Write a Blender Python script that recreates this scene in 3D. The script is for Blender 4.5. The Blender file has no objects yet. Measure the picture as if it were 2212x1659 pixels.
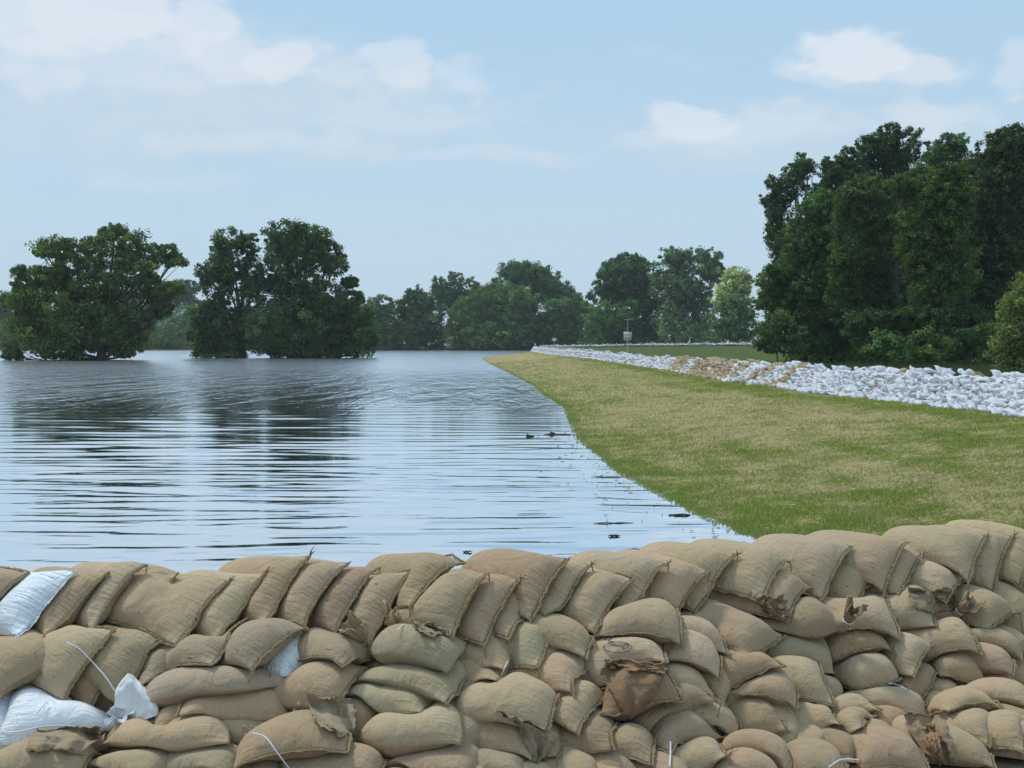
import bpy, bmesh, math, random, time
import numpy as np
from mathutils import Vector, Matrix, noise as mnoise
from mathutils.bvhtree import BVHTree

PI = math.pi
R = math.radians
SC = bpy.context.scene
COL = SC.collection

# ------------------------------------------------------------------ camera
CAM = np.array([0.0, 0.0, 2.3])            # eye 2.3 m above the flood water (water level z = 0)
FPX = 2765.0                                # focal length in the pixels of a 2212 px wide picture
PITCH = math.atan(87.5 / FPX)
cam = bpy.data.cameras.new('camera'); camo = bpy.data.objects.new('camera', cam); COL.objects.link(camo)
cam.lens = 45.0; cam.sensor_width = 36.0; cam.clip_start = 0.1; cam.clip_end = 6000
camo.location = CAM; camo.rotation_euler = (PI/2 - PITCH, 0, 0)
SC.camera = camo

# ------------------------------------------------------------------ sky, sun, exposure
SUN_EL, SUN_AZ = R(58), R(-52)              # azimuth from +Y (view direction), minus = to the left
w = bpy.data.worlds.new('World'); SC.world = w; w.use_nodes = True
nt = w.node_tree; nt.nodes.clear()
def N(nt, t, **k):
    n = nt.nodes.new(t)
    for a, b in k.items():
        if a in n.inputs.keys() if isinstance(a, str) else False: n.inputs[a].default_value = b
        else: setattr(n, a, b)
    return n
def build_world():
    L = nt.links
    out = nt.nodes.new('ShaderNodeOutputWorld'); bg = nt.nodes.new('ShaderNodeBackground')
    sky = nt.nodes.new('ShaderNodeTexSky'); sky.sky_type = 'NISHITA'; sky.sun_disc = False
    sky.sun_elevation = SUN_EL; sky.sun_rotation = SUN_AZ
    sky.air_density = 1.0; sky.dust_density = 0.6; sky.ozone_density = 2.0; sky.altitude = 0
    tc = nt.nodes.new('ShaderNodeTexCoord')
    sep = nt.nodes.new('ShaderNodeSeparateXYZ'); L.new(tc.outputs['Generated'], sep.inputs[0])
    def M(op, a, b=None, c=None, clamp=False):
        m = nt.nodes.new('ShaderNodeMath'); m.operation = op; m.use_clamp = clamp
        for i, v in enumerate((a, b, c)):
            if v is None: continue
            if isinstance(v, (int, float)): m.inputs[i].default_value = v
            else: L.new(v, m.inputs[i])
        return m.outputs[0]
    az = M('ARCTAN2', sep.outputs[0], sep.outputs[1]); el = M('ARCSINE', sep.outputs[2])
    # domain for the cloud noise: azimuth, elevation (radians), wobbled
    cb = nt.nodes.new('ShaderNodeCombineXYZ'); L.new(az, cb.inputs[0]); L.new(M('MULTIPLY', el, 1.9), cb.inputs[1])
    wn = nt.nodes.new('ShaderNodeTexNoise'); wn.inputs['Scale'].default_value = 9; wn.inputs['Detail'].default_value = 5
    L.new(cb.outputs[0], wn.inputs['Vector'])
    ws = nt.nodes.new('ShaderNodeSeparateColor'); L.new(wn.outputs['Color'], ws.inputs[0])
    az2 = M('ADD', az, M('MULTIPLY', M('SUBTRACT', ws.outputs[0], 0.5), 0.085))
    el2 = M('ADD', el, M('MULTIPLY', M('SUBTRACT', ws.outputs[1], 0.5), 0.050))
    fine = nt.nodes.new('ShaderNodeTexNoise'); fine.inputs['Scale'].default_value = 34; fine.inputs['Detail'].default_value = 7
    fine.inputs['Roughness'].default_value = 0.52; L.new(cb.outputs[0], fine.inputs['Vector'])
    broad = nt.nodes.new('ShaderNodeTexNoise'); broad.inputs['Scale'].default_value = 5.5; broad.inputs['Detail'].default_value = 8
    broad.inputs['Roughness'].default_value = 0.5; L.new(cb.outputs[0], broad.inputs['Vector'])
    def ang(px, py):
        return math.atan((px-1106)/FPX), math.atan((742-py)/FPX)
    def puff(px, py, rx, ry, s, flat=1.0):
        """soft cloud lobe round a direction; flat > 1 gives a flatter underside"""
        a0, e0 = ang(px, py)
        dx = M('DIVIDE', M('SUBTRACT', az2, a0), rx/FPX)
        de = M('SUBTRACT', el2, e0)
        dy = M('ADD', M('DIVIDE', M('MAXIMUM', de, 0.0), ry/FPX), M('DIVIDE', M('MINIMUM', de, 0.0), ry/FPX/flat))
        r2 = M('ADD', M('MULTIPLY', dx, dx), M('MULTIPLY', dy, dy))
        r2 = M('ADD', r2, M('MULTIPLY', M('SUBTRACT', fine.outputs['Fac'], 0.5), 2.0))
        m = nt.nodes.new('ShaderNodeMapRange'); m.interpolation_type = 'SMOOTHERSTEP'
        L.new(r2, m.inputs['Value']); m.inputs['From Min'].default_value = 1.3; m.inputs['From Max'].default_value = 0.32 if s > .5 else 0.0
        m.inputs['To Min'].default_value = 0.0; m.inputs['To Max'].default_value = s
        return m.outputs[0]
    bright = [(60,70,240,95,.8,1), (230,60,170,85,.85,1), (330,95,120,60,.45,1), (440,75,85,70,.75,1), (540,130,120,60,.6,1), (640,128,85,55,.8,1),
              (780,165,120,40,.3,1), (860,130,90,52,.6,1), (1000,165,75,36,.45,1), (105,235,90,45,.5,1), (200,160,320,70,.4,1), (860,245,180,40,.28,1),
              (1820,150,110,82,1.0,2.0), (1930,172,130,48,.65,1.6), (1735,175,75,45,.5,1.4), (1490,262,120,45,.75,1.3), (1620,285,220,45,.42,1.2),
              (2010,285,150,60,.5,1.2), (2200,195,60,50,.5,1), (1390,295,110,28,.3,1), (560,310,300,30,.22,1), (1060,345,220,24,.25,1), (360,400,150,26,.16,1)]
    veil = [(330,180,620,150,.45,1), (700,230,480,110,.42,1), (120,300,420,90,.35,1), (620,320,320,40,.42,1), (1050,345,200,26,.35,1),
            (330,395,180,24,.2,1), (1700,300,460,75,.42,1), (1880,180,200,55,.4,1), (1430,130,160,20,.14,1), (1100,430,1500,260,.16,1), (2150,330,200,90,.3,1)]
    tot = None
    for p in veil:
        v = puff(*p); tot = v if tot is None else M('SUBTRACT', M('ADD', tot, v), M('MULTIPLY', tot, v))
    # everywhere else in the sky: scattered broken cloud, seen only by the light and the water
    gen = nt.nodes.new('ShaderNodeMapRange'); L.new(broad.outputs['Fac'], gen.inputs['Value'])
    gen.inputs['From Min'].default_value = .5; gen.inputs['From Max'].default_value = .72
    up = nt.nodes.new('ShaderNodeMapRange'); L.new(el, up.inputs['Value']); up.inputs['From Min'].default_value = .30; up.inputs['From Max'].default_value = .5
    side = nt.nodes.new('ShaderNodeMapRange'); L.new(M('ABSOLUTE', az), side.inputs['Value']); side.inputs['From Min'].default_value = .42; side.inputs['From Max'].default_value = .6
    g = M('MULTIPLY', M('MULTIPLY', gen.outputs[0], M('MAXIMUM', up.outputs[0], side.outputs[0])), .75)
    bs = None
    for p in bright:
        v = puff(*p); bs = v if bs is None else M('SUBTRACT', M('ADD', bs, v), M('MULTIPLY', bs, v))
    bs = M('SUBTRACT', M('ADD', bs, g), M('MULTIPLY', bs, g))
    mul = nt.nodes.new('ShaderNodeMix'); mul.data_type = 'RGBA'; mul.blend_type = 'MULTIPLY'; mul.inputs[0].default_value = 1
    L.new(sky.outputs[0], mul.inputs[6]); mul.inputs[7].default_value = SKY_TINT
    hz = nt.nodes.new('ShaderNodeMix'); hz.data_type = 'RGBA'         # pale haze low over the horizon
    hf = nt.nodes.new('ShaderNodeMapRange'); L.new(el, hf.inputs['Value'])
    hf.inputs['From Min'].default_value = -0.02; hf.inputs['From Max'].default_value = 0.42; hf.inputs['To Min'].default_value = SKY_MIX[0]; hf.inputs['To Max'].default_value = SKY_MIX[1]
    cr = nt.nodes.new('ShaderNodeMix'); cr.data_type = 'RGBA'
    cf = nt.nodes.new('ShaderNodeMapRange'); L.new(el, cf.inputs['Value']); cf.inputs['From Min'].default_value = 0; cf.inputs['From Max'].default_value = .27
    L.new(cf.outputs[0], cr.inputs[0]); cr.inputs[6].default_value = HAZE_LOW; cr.inputs[7].default_value = HAZE_HIGH
    L.new(hf.outputs[0], hz.inputs[0]); L.new(mul.outputs[2], hz.inputs[6]); L.new(cr.outputs[2], hz.inputs[7])
    m1 = nt.nodes.new('ShaderNodeMix'); m1.data_type = 'RGBA'; L.new(tot, m1.inputs[0]); L.new(hz.outputs[2], m1.inputs[6]); m1.inputs[7].default_value = VEIL_C
    m2 = nt.nodes.new('ShaderNodeMix'); m2.data_type = 'RGBA'; L.new(M('MULTIPLY', bs, .76), m2.inputs[0]); L.new(m1.outputs[2], m2.inputs[6]); m2.inputs[7].default_value = CLOUD_C
    L.new(m2.outputs[2], bg.inputs[0]); bg.inputs[1].default_value = 0.1
    L.new(bg.outputs[0], out.inputs[0])
K = 10.0
SKY_TINT = (0.95, 1.0, 1.08, 1)
SKY_MIX = (0.96, 0.85)
HAZE_LOW = (.55*K, .71*K, .83*K, 1); HAZE_HIGH = (.45*K, .665*K, .86*K, 1)
VEIL_C = (.615*K, .72*K, .82*K, 1); CLOUD_C = (.80*K, .85*K, .905*K, 1)
build_world()
ld = bpy.data.lights.new('sun', 'SUN'); lo = bpy.data.objects.new('sun', ld); COL.objects.link(lo)
ld.energy = 1.9; ld.angle = R(9); ld.color = (1.0, .96, .90)
sd = Vector((math.sin(SUN_AZ)*math.cos(SUN_EL), math.cos(SUN_AZ)*math.cos(SUN_EL), math.sin(SUN_EL)))
lo.rotation_euler = sd.to_track_quat('Z', 'Y').to_euler(); lo.location = (0, 0, 60)
SC.view_settings.view_transform = 'Standard'; SC.view_settings.look = 'None'
SC.view_settings.exposure = 0.0; SC.view_settings.gamma = 1.0; SC.view_settings.use_curve_mapping = False
SC.cycles.max_bounces = 6; SC.cycles.transparent_max_bounces = 8; SC.cycles.volume_bounces = 0
SC.cycles.use_denoising = True

# ------------------------------------------------------------------ helpers
cP, sP = math.cos(PITCH), math.sin(PITCH)
def ray(px, py):
    """direction through a pixel of the 2212 px wide picture, scaled so that its y is 1"""
    xc, yc = (px-1106)/FPX, (829.5-py)/FPX
    d = np.array([xc, cP + yc*sP, -sP + yc*cP])
    return d / d[1]
def at(px, py, Y):
    return CAM + ray(px, py)*Y
def on_z(px, py, z):
    d = ray(px, py); return CAM + d*((z-CAM[2])/d[2])

def new_mesh(name, V, F, uv=None):
    """V (n,3), F (m,k) index array with one k, or a list of such arrays"""
    V = np.asarray(V, np.float32)
    Fs = F if isinstance(F, list) else [F]
    Fs = [np.asarray(f, np.int32) for f in Fs if len(f)]
    me = bpy.data.meshes.new(name)
    me.vertices.add(len(V)); me.vertices.foreach_set('co', V.ravel())
    nl = sum(f.size for f in Fs); nf = sum(len(f) for f in Fs)
    me.loops.add(nl); me.polygons.add(nf)
    me.loops.foreach_set('vertex_index', np.concatenate([f.ravel() for f in Fs]))
    tot = np.concatenate([np.full(len(f), f.shape[1], np.int32) for f in Fs])
    st = np.concatenate([[0], np.cumsum(tot)[:-1]]).astype(np.int32)
    me.polygons.foreach_set('loop_start', st); me.polygons.foreach_set('loop_total', tot)
    if uv is not None:
        u = me.uv_layers.new(name='uv'); u.data.foreach_set('uv', np.asarray(uv, np.float32)[np.concatenate([f.ravel() for f in Fs])].ravel())
    me.update(calc_edges=True); me.validate()
    return me
def smooth(me):
    me.polygons.foreach_set('use_smooth', np.ones(len(me.polygons), bool)); me.update()
def vcol(me, name, C):
    a = me.color_attributes.new(name, 'FLOAT_COLOR', 'POINT')
    C = np.asarray(C, np.float32)
    if C.shape[1] == 3: C = np.hstack([C, np.ones((len(C), 1), np.float32)])
    a.data.foreach_set('color', C.ravel())
def link(name, me, mats=None, parent=None):
    o = bpy.data.objects.new(name, me); COL.objects.link(o)
    if mats:
        for m in (mats if isinstance(mats, list) else [mats]): me.materials.append(m)
    if parent: o.parent = parent
    return o
def tag(o, label=None, cat=None, group=None, kind=None):
    if label: o['label'] = label
    if cat: o['category'] = cat
    if group: o['group'] = group
    if kind: o['kind'] = kind
    return o
def empty(name, loc=(0, 0, 0)):
    o = bpy.data.objects.new(name, None); COL.objects.link(o); o.location = loc; o.empty_display_size = .3
    return o

def tube(pts, rad, n=6, cap=True):
    """V, F for a tube through pts with radii"""
    P = np.asarray(pts, float); m = len(P)
    rad = np.full(m, rad) if np.isscalar(rad) else np.asarray(rad, float)
    T = np.gradient(P, axis=0); T /= np.linalg.norm(T, axis=1)[:, None] + 1e-9
    ref = np.array([0, 0, 1.]) if abs(T[0][2]) < .9 else np.array([1., 0, 0])
    V = []
    for i in range(m):
        a = np.cross(T[i], ref); a /= np.linalg.norm(a) + 1e-9; b = np.cross(T[i], a); ref = -np.cross(a, T[i]) if False else ref
        for k in range(n):
            t = 2*PI*k/n; V.append(P[i] + rad[i]*(math.cos(t)*a + math.sin(t)*b))
    F = [(i*n+k, i*n+(k+1) % n, (i+1)*n+(k+1) % n, (i+1)*n+k) for i in range(m-1) for k in range(n)]
    return np.array(V), np.array(F)
class MB:
    """collects pieces of ONE part into one mesh"""
    def __init__(s): s.V = []; s.F = {}; s.n = 0
    def add(s, V, F):
        F = np.asarray(F); s.V.append(np.asarray(V, float)); s.F.setdefault(F.shape[1], []).append(F + s.n); s.n += len(V)
    def box(s, c, sz, rz=0):
        c = np.array(c, float); h = np.array(sz, float)/2
        v = np.array([(x, y, z) for x in (-1, 1) for y in (-1, 1) for z in (-1, 1)], float)*h
        if rz: v = v @ np.array([[math.cos(rz), math.sin(rz), 0], [-math.sin(rz), math.cos(rz), 0], [0, 0, 1]])
        s.add(v + c, [(0, 1, 3, 2), (4, 6, 7, 5), (0, 4, 5, 1), (2, 3, 7, 6), (0, 2, 6, 4), (1, 5, 7, 3)])
    def tube(s, pts, rad, n=6): s.add(*tube(pts, rad, n))
    def build(s, name, mat, parent=None, sm=True):
        me = new_mesh(name, np.vstack(s.V), [np.vstack(f) for f in s.F.values()])
        if sm: smooth(me)
        return link(name, me, mat, parent)

# ------------------------------------------------------------------ materials
def mat(name):
    m = bpy.data.materials.new(name); m.use_nodes = True; n = m.node_tree; n.nodes.clear()
    out = n.nodes.new('ShaderNodeOutputMaterial'); b = n.nodes.new('ShaderNodeBsdfPrincipled')
    n.links.new(b.outputs[0], out.inputs[0])
    return m, n, b, out
def tex(n, kind, scale, vec=None, **k):
    t = n.nodes.new({'noise': 'ShaderNodeTexNoise', 'wave': 'ShaderNodeTexWave', 'vor': 'ShaderNodeTexVoronoi'}[kind])
    t.inputs['Scale'].default_value = scale
    for a, b in k.items():
        if a in t.inputs.keys(): t.inputs[a].default_value = b
        else: setattr(t, a, b)
    if vec is not None: n.links.new(vec, t.inputs['Vector'])
    return t
def mapping(n, vec, scale=(1, 1, 1), rot=(0, 0, 0)):
    m = n.nodes.new('ShaderNodeMapping'); n.links.new(vec, m.inputs['Vector'])
    m.inputs['Scale'].default_value = scale; m.inputs['Rotation'].default_value = rot
    return m.outputs[0]
def ramp(n, fac, stops):
    r = n.nodes.new('ShaderNodeValToRGB'); n.links.new(fac, r.inputs[0]); e = r.color_ramp.elements
    while len(e) < len(stops): e.new(.5)
    for s, (p, c) in zip(e, stops): s.position = p; s.color = (*c, 1) if len(c) == 3 else c
    return r.outputs[0]
def mix(n, fac, a, b, blend='MIX'):
    m = n.nodes.new('ShaderNodeMix'); m.data_type = 'RGBA'; m.blend_type = blend
    for i, v in ((0, fac), (6, a), (7, b)):
        if isinstance(v, (int, float)): m.inputs[i].default_value = v
        elif isinstance(v, tuple): m.inputs[i].default_value = (*v, 1) if len(v) == 3 else v
        else: n.links.new(v, m.inputs[i])
    return m.outputs[2]
def mrange(n, v, a, b, c=0, d=1):
    m = n.nodes.new('ShaderNodeMapRange'); n.links.new(v, m.inputs[0])
    for i, x in enumerate((a, b, c, d)): m.inputs[i+1].default_value = x
    return m.outputs[0]
def math_(n, op, a, b=None, clamp=False):
    m = n.nodes.new('ShaderNodeMath'); m.operation = op; m.use_clamp = clamp
    for i, v in enumerate((a, b)):
        if v is None: continue
        if isinstance(v, (int, float)): m.inputs[i].default_value = v
        else: n.links.new(v, m.inputs[i])
    return m.outputs[0]
def bump(n, h, strength, dist, normal=None):
    b = n.nodes.new('ShaderNodeBump'); n.links.new(h, b.inputs['Height']); b.inputs['Strength'].default_value = strength
    b.inputs['Distance'].default_value = dist
    if normal is not None: n.links.new(normal, b.inputs['Normal'])
    return b.outputs[0]

def cloth_mat(name, white=False, simple=False):
    m, n, b, out = mat(name)
    oi = n.nodes.new('ShaderNodeObjectInfo'); tc = n.nodes.new('ShaderNodeTexCoord')
    ob = tc.outputs['Object']; uv = tc.outputs['UV']
    if simple: base = (.71, .72, .75) if white else (.48, .38, .26)
    else: base = oi.outputs['Color']
    big = tex(n, 'noise', 3.5, ob, Detail=4).outputs['Fac']
    med = tex(n, 'noise', 16, ob, Detail=5, Roughness=.6).outputs['Fac']
    if white:
        c = mix(n, mrange(n, big, .35, .7, 0, .35), base, (.70, .71, .72), 'MULTIPLY')
        c = mix(n, mrange(n, med, .62, .8, 0, .35), c, (.52, .50, .44))
    else:
        c = mix(n, mrange(n, big, .35, .68, 0, .55), base, (.72, .70, .66), 'MULTIPLY')
        c = mix(n, mrange(n, med, .45, .75, 0, .5), c, (1.22, 1.14, 1.0), 'MULTIPLY')
        spot = tex(n, 'noise', 30, ob, Detail=2).outputs['Fac']
        c = mix(n, mrange(n, spot, .70, .76, 0, .6), c, (.10, .075, .05))
        g1 = tex(n, 'noise', 330, ob, Detail=2, Roughness=.7).outputs['Fac']
        c = mix(n, mrange(n, g1, .3, .7, 0, 1), mix(n, 1.0, c, (.74, .72, .68), 'MULTIPLY'), mix(n, 1.0, c, (1.22, 1.20, 1.16), 'MULTIPLY'))
    n.links.new(c, b.inputs['Base Color'])
    b.inputs['Roughness'].default_value = .55 if white else .95
    b.inputs['Specular IOR Level'].default_value = .35 if white else .1
    if not white:
        b.inputs['Sheen Weight'].default_value = .25; b.inputs['Sheen Roughness'].default_value = .5
        b.inputs['Sheen Tint'].default_value = (.9, .8, .6, 1)
    # folds running in from the closed ends (uv.x = 0 and 1), woven threads
    if not simple:
        sx = n.nodes.new('ShaderNodeSeparateXYZ'); n.links.new(uv, sx.inputs[0])
        e = math_(n, 'ABSOLUTE', math_(n, 'SUBTRACT', math_(n, 'FRACT', sx.outputs[0]), .5))
        endm = mrange(n, e, .18, .5, 0, 1)
        f1 = tex(n, 'noise', 1.0, mapping(n, uv, (2.5, 26, 1)), Detail=2, Distortion=.6).outputs['Fac']
        e2 = math_(n, 'ABSOLUTE', math_(n, 'SUBTRACT', sx.outputs[1], .5))
        f2 = tex(n, 'noise', 1.0, mapping(n, uv, (24, 3, 1)), Detail=2, Distortion=.6).outputs['Fac']
        h = math_(n, 'ADD', math_(n, 'MULTIPLY', f1, endm), math_(n, 'MULTIPLY', f2, mrange(n, e2, .3, .5, 0, .7)))
        nb = bump(n, h, .50 if not white else .8, .026)
        soft = tex(n, 'noise', 9, ob, Detail=3, Distortion=.8).outputs['Fac']
        nb = bump(n, soft, .6, .035, nb)
        ck = n.nodes.new('ShaderNodeTexVoronoi'); ck.feature = 'DISTANCE_TO_EDGE'; ck.inputs['Scale'].default_value = 1.0; n.links.new(mapping(n, mix(n, .25, ob, tex(n, 'noise', 6, ob, Detail=2).outputs['Color']), (7, 7, 7)), ck.inputs['Vector'])
        nb = bump(n, math_(n, 'MULTIPLY', mrange(n, ck.outputs['Distance'], 0, .16, 0, 1), mrange(n, big, .45, .62)), .16, .010, nb)
        if white:
            cr = tex(n, 'noise', 28, ob, Detail=3, Distortion=1.5).outputs['Fac']; nb = bump(n, cr, .5, .01, nb)
        else:
            wv = tex(n, 'noise', 260, ob, Detail=1).outputs['Fac']; nb = bump(n, wv, .35, .004, nb)
        n.links.new(nb, b.inputs['Normal'])
    else:
        soft = tex(n, 'noise', 12, ob, Detail=3, Distortion=.8).outputs['Fac']
        n.links.new(bump(n, soft, .6, .04), b.inputs['Normal'])
    return m
M_BURLAP = cloth_mat('burlap')
M_WHITE = cloth_mat('white_poly', True)
M_WHITE_FAR = cloth_mat('white_poly_plain', True, True)
M_BURLAP_FAR = cloth_mat('burlap_plain', False, True)
def plain(name, col, rough=.6, metal=0, nscale=None):
    m, n, b, out = mat(name)
    tc = n.nodes.new('ShaderNodeTexCoord')
    f = tex(n, 'noise', nscale or 20, tc.outputs['Object'], Detail=4).outputs['Fac']
    c = mix(n, mrange(n, f, .3, .7), tuple(x*.8 for x in col), tuple(min(1, x*1.15) for x in col))
    n.links.new(c, b.inputs['Base Color']); b.inputs['Roughness'].default_value = rough; b.inputs['Metallic'].default_value = metal
    return m
M_SEAM = plain('seam_thread', (.30, .215, .11), .95, nscale=90)
M_TIE = plain('white_plastic', (.80, .83, .88), .35)
M_INK = plain('blue_ink', (.13, .11, .18), .8)
M_WTHREAD = plain('white_thread', (.72, .74, .78), .7)
SIM_STEPS = 130; WAVE = (.7, 1.0, 1.0, .009, .40, .002, .055, .2, .20, .10); HAZE_D = .00018
# ------------------------------------------------------------------ foreground sandbag rampart: layout
TH = R(40)                                   # slope of the stepped face
def ridge_y(x): return np.interp(x, [-3.5, -.2, .56, 1.48, 2.5, 4.0], [5.1, 5.1, 5.3, 5.85, 6.25, 6.8])
RZ = 1.485                                   # height of the ridge line
TT = math.tan(TH)
def face_z(x, y): return RZ - TT*(ridge_y(x) - y)
def on_face(px, py):
    d = ray(px, py); Y = 5.0
    for _ in range(8):
        x = d[0]*Y; yr = ridge_y(x)
        Y = (CAM[2] - RZ + TT*yr) / (TT - d[2])
        Y = min(Y, yr)
    return CAM + d*Y
# Crops the layout was read from: origin (source px) and scale
CR = {1: (0, 1560, 2.011), 2: (1000, 1560, 2.011), 3: (2000, 1500, 2.0634)}
def px2(c, x, y):
    ox, oy, s = CR[c]; return (ox + x/s)*.72, (oy + y/s)*.72
# colour letters: t tan, l light tan, g grey-green, b brown, r rusty, w white, d dark
BAGCOL = {'t': (.51, .383, .25), 'l': (.545, .424, .29), 'g': (.47, .375, .26), 'b': (.45, .32, .205), 'r': (.41, .265, .165), 'w': (.86, .87, .89), 'd': (.37, .275, .178)}
# top row, by the right-hand ear of the front seam: crop, x, y, roll, yaw, colour, lift, label words
TOP = [
 (1,-60,440,35,25,'t',0), (1,110,405,34,25,'t',.04), (1,450,400,20,30,'w',.08), (1,632,405,33,22,'t',0), (1,852,335,46,22,'l',0), (1,1095,320,40,20,'t',0),
 (1,1340,435,24,30,'t',0), (1,1602,375,26,26,'l',0), (1,1860,315,32,26,'t',0), (1,2080,325,40,22,'t',0), (2,262,300,34,28,'b',.03),
 (2,475,385,30,26,'t',0), (2,757,250,38,26,'b',.03), (2,925,480,28,32,'t',0), (2,1100,475,30,30,'t',0), (2,1250,420,34,28,'t',0),
 (2,1375,345,36,26,'b',0), (2,1505,320,42,22,'t',0), (2,1765,380,38,22,'t',0), (2,1965,285,46,18,'l',0), (2,2215,300,42,18,'t',0),
 (3,385,365,44,10,'t',-.02), (3,730,410,24,26,'t',0), (3,860,500,22,30,'t',-.02), (3,1105,370,36,20,'l',0), (3,1300,400,36,20,'t',0),
 (3,1445,335,26,26,'t',.05), (3,1558,385,30,22,'t',0), (3,1840,430,28,16,'l',.03), (3,1950,295,26,26,'t',.06), (3,2108,290,36,20,'t',0), (3,2290,270,32,18,'t',.06), (3,2420,330,30,20,'t',0),
]
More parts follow.
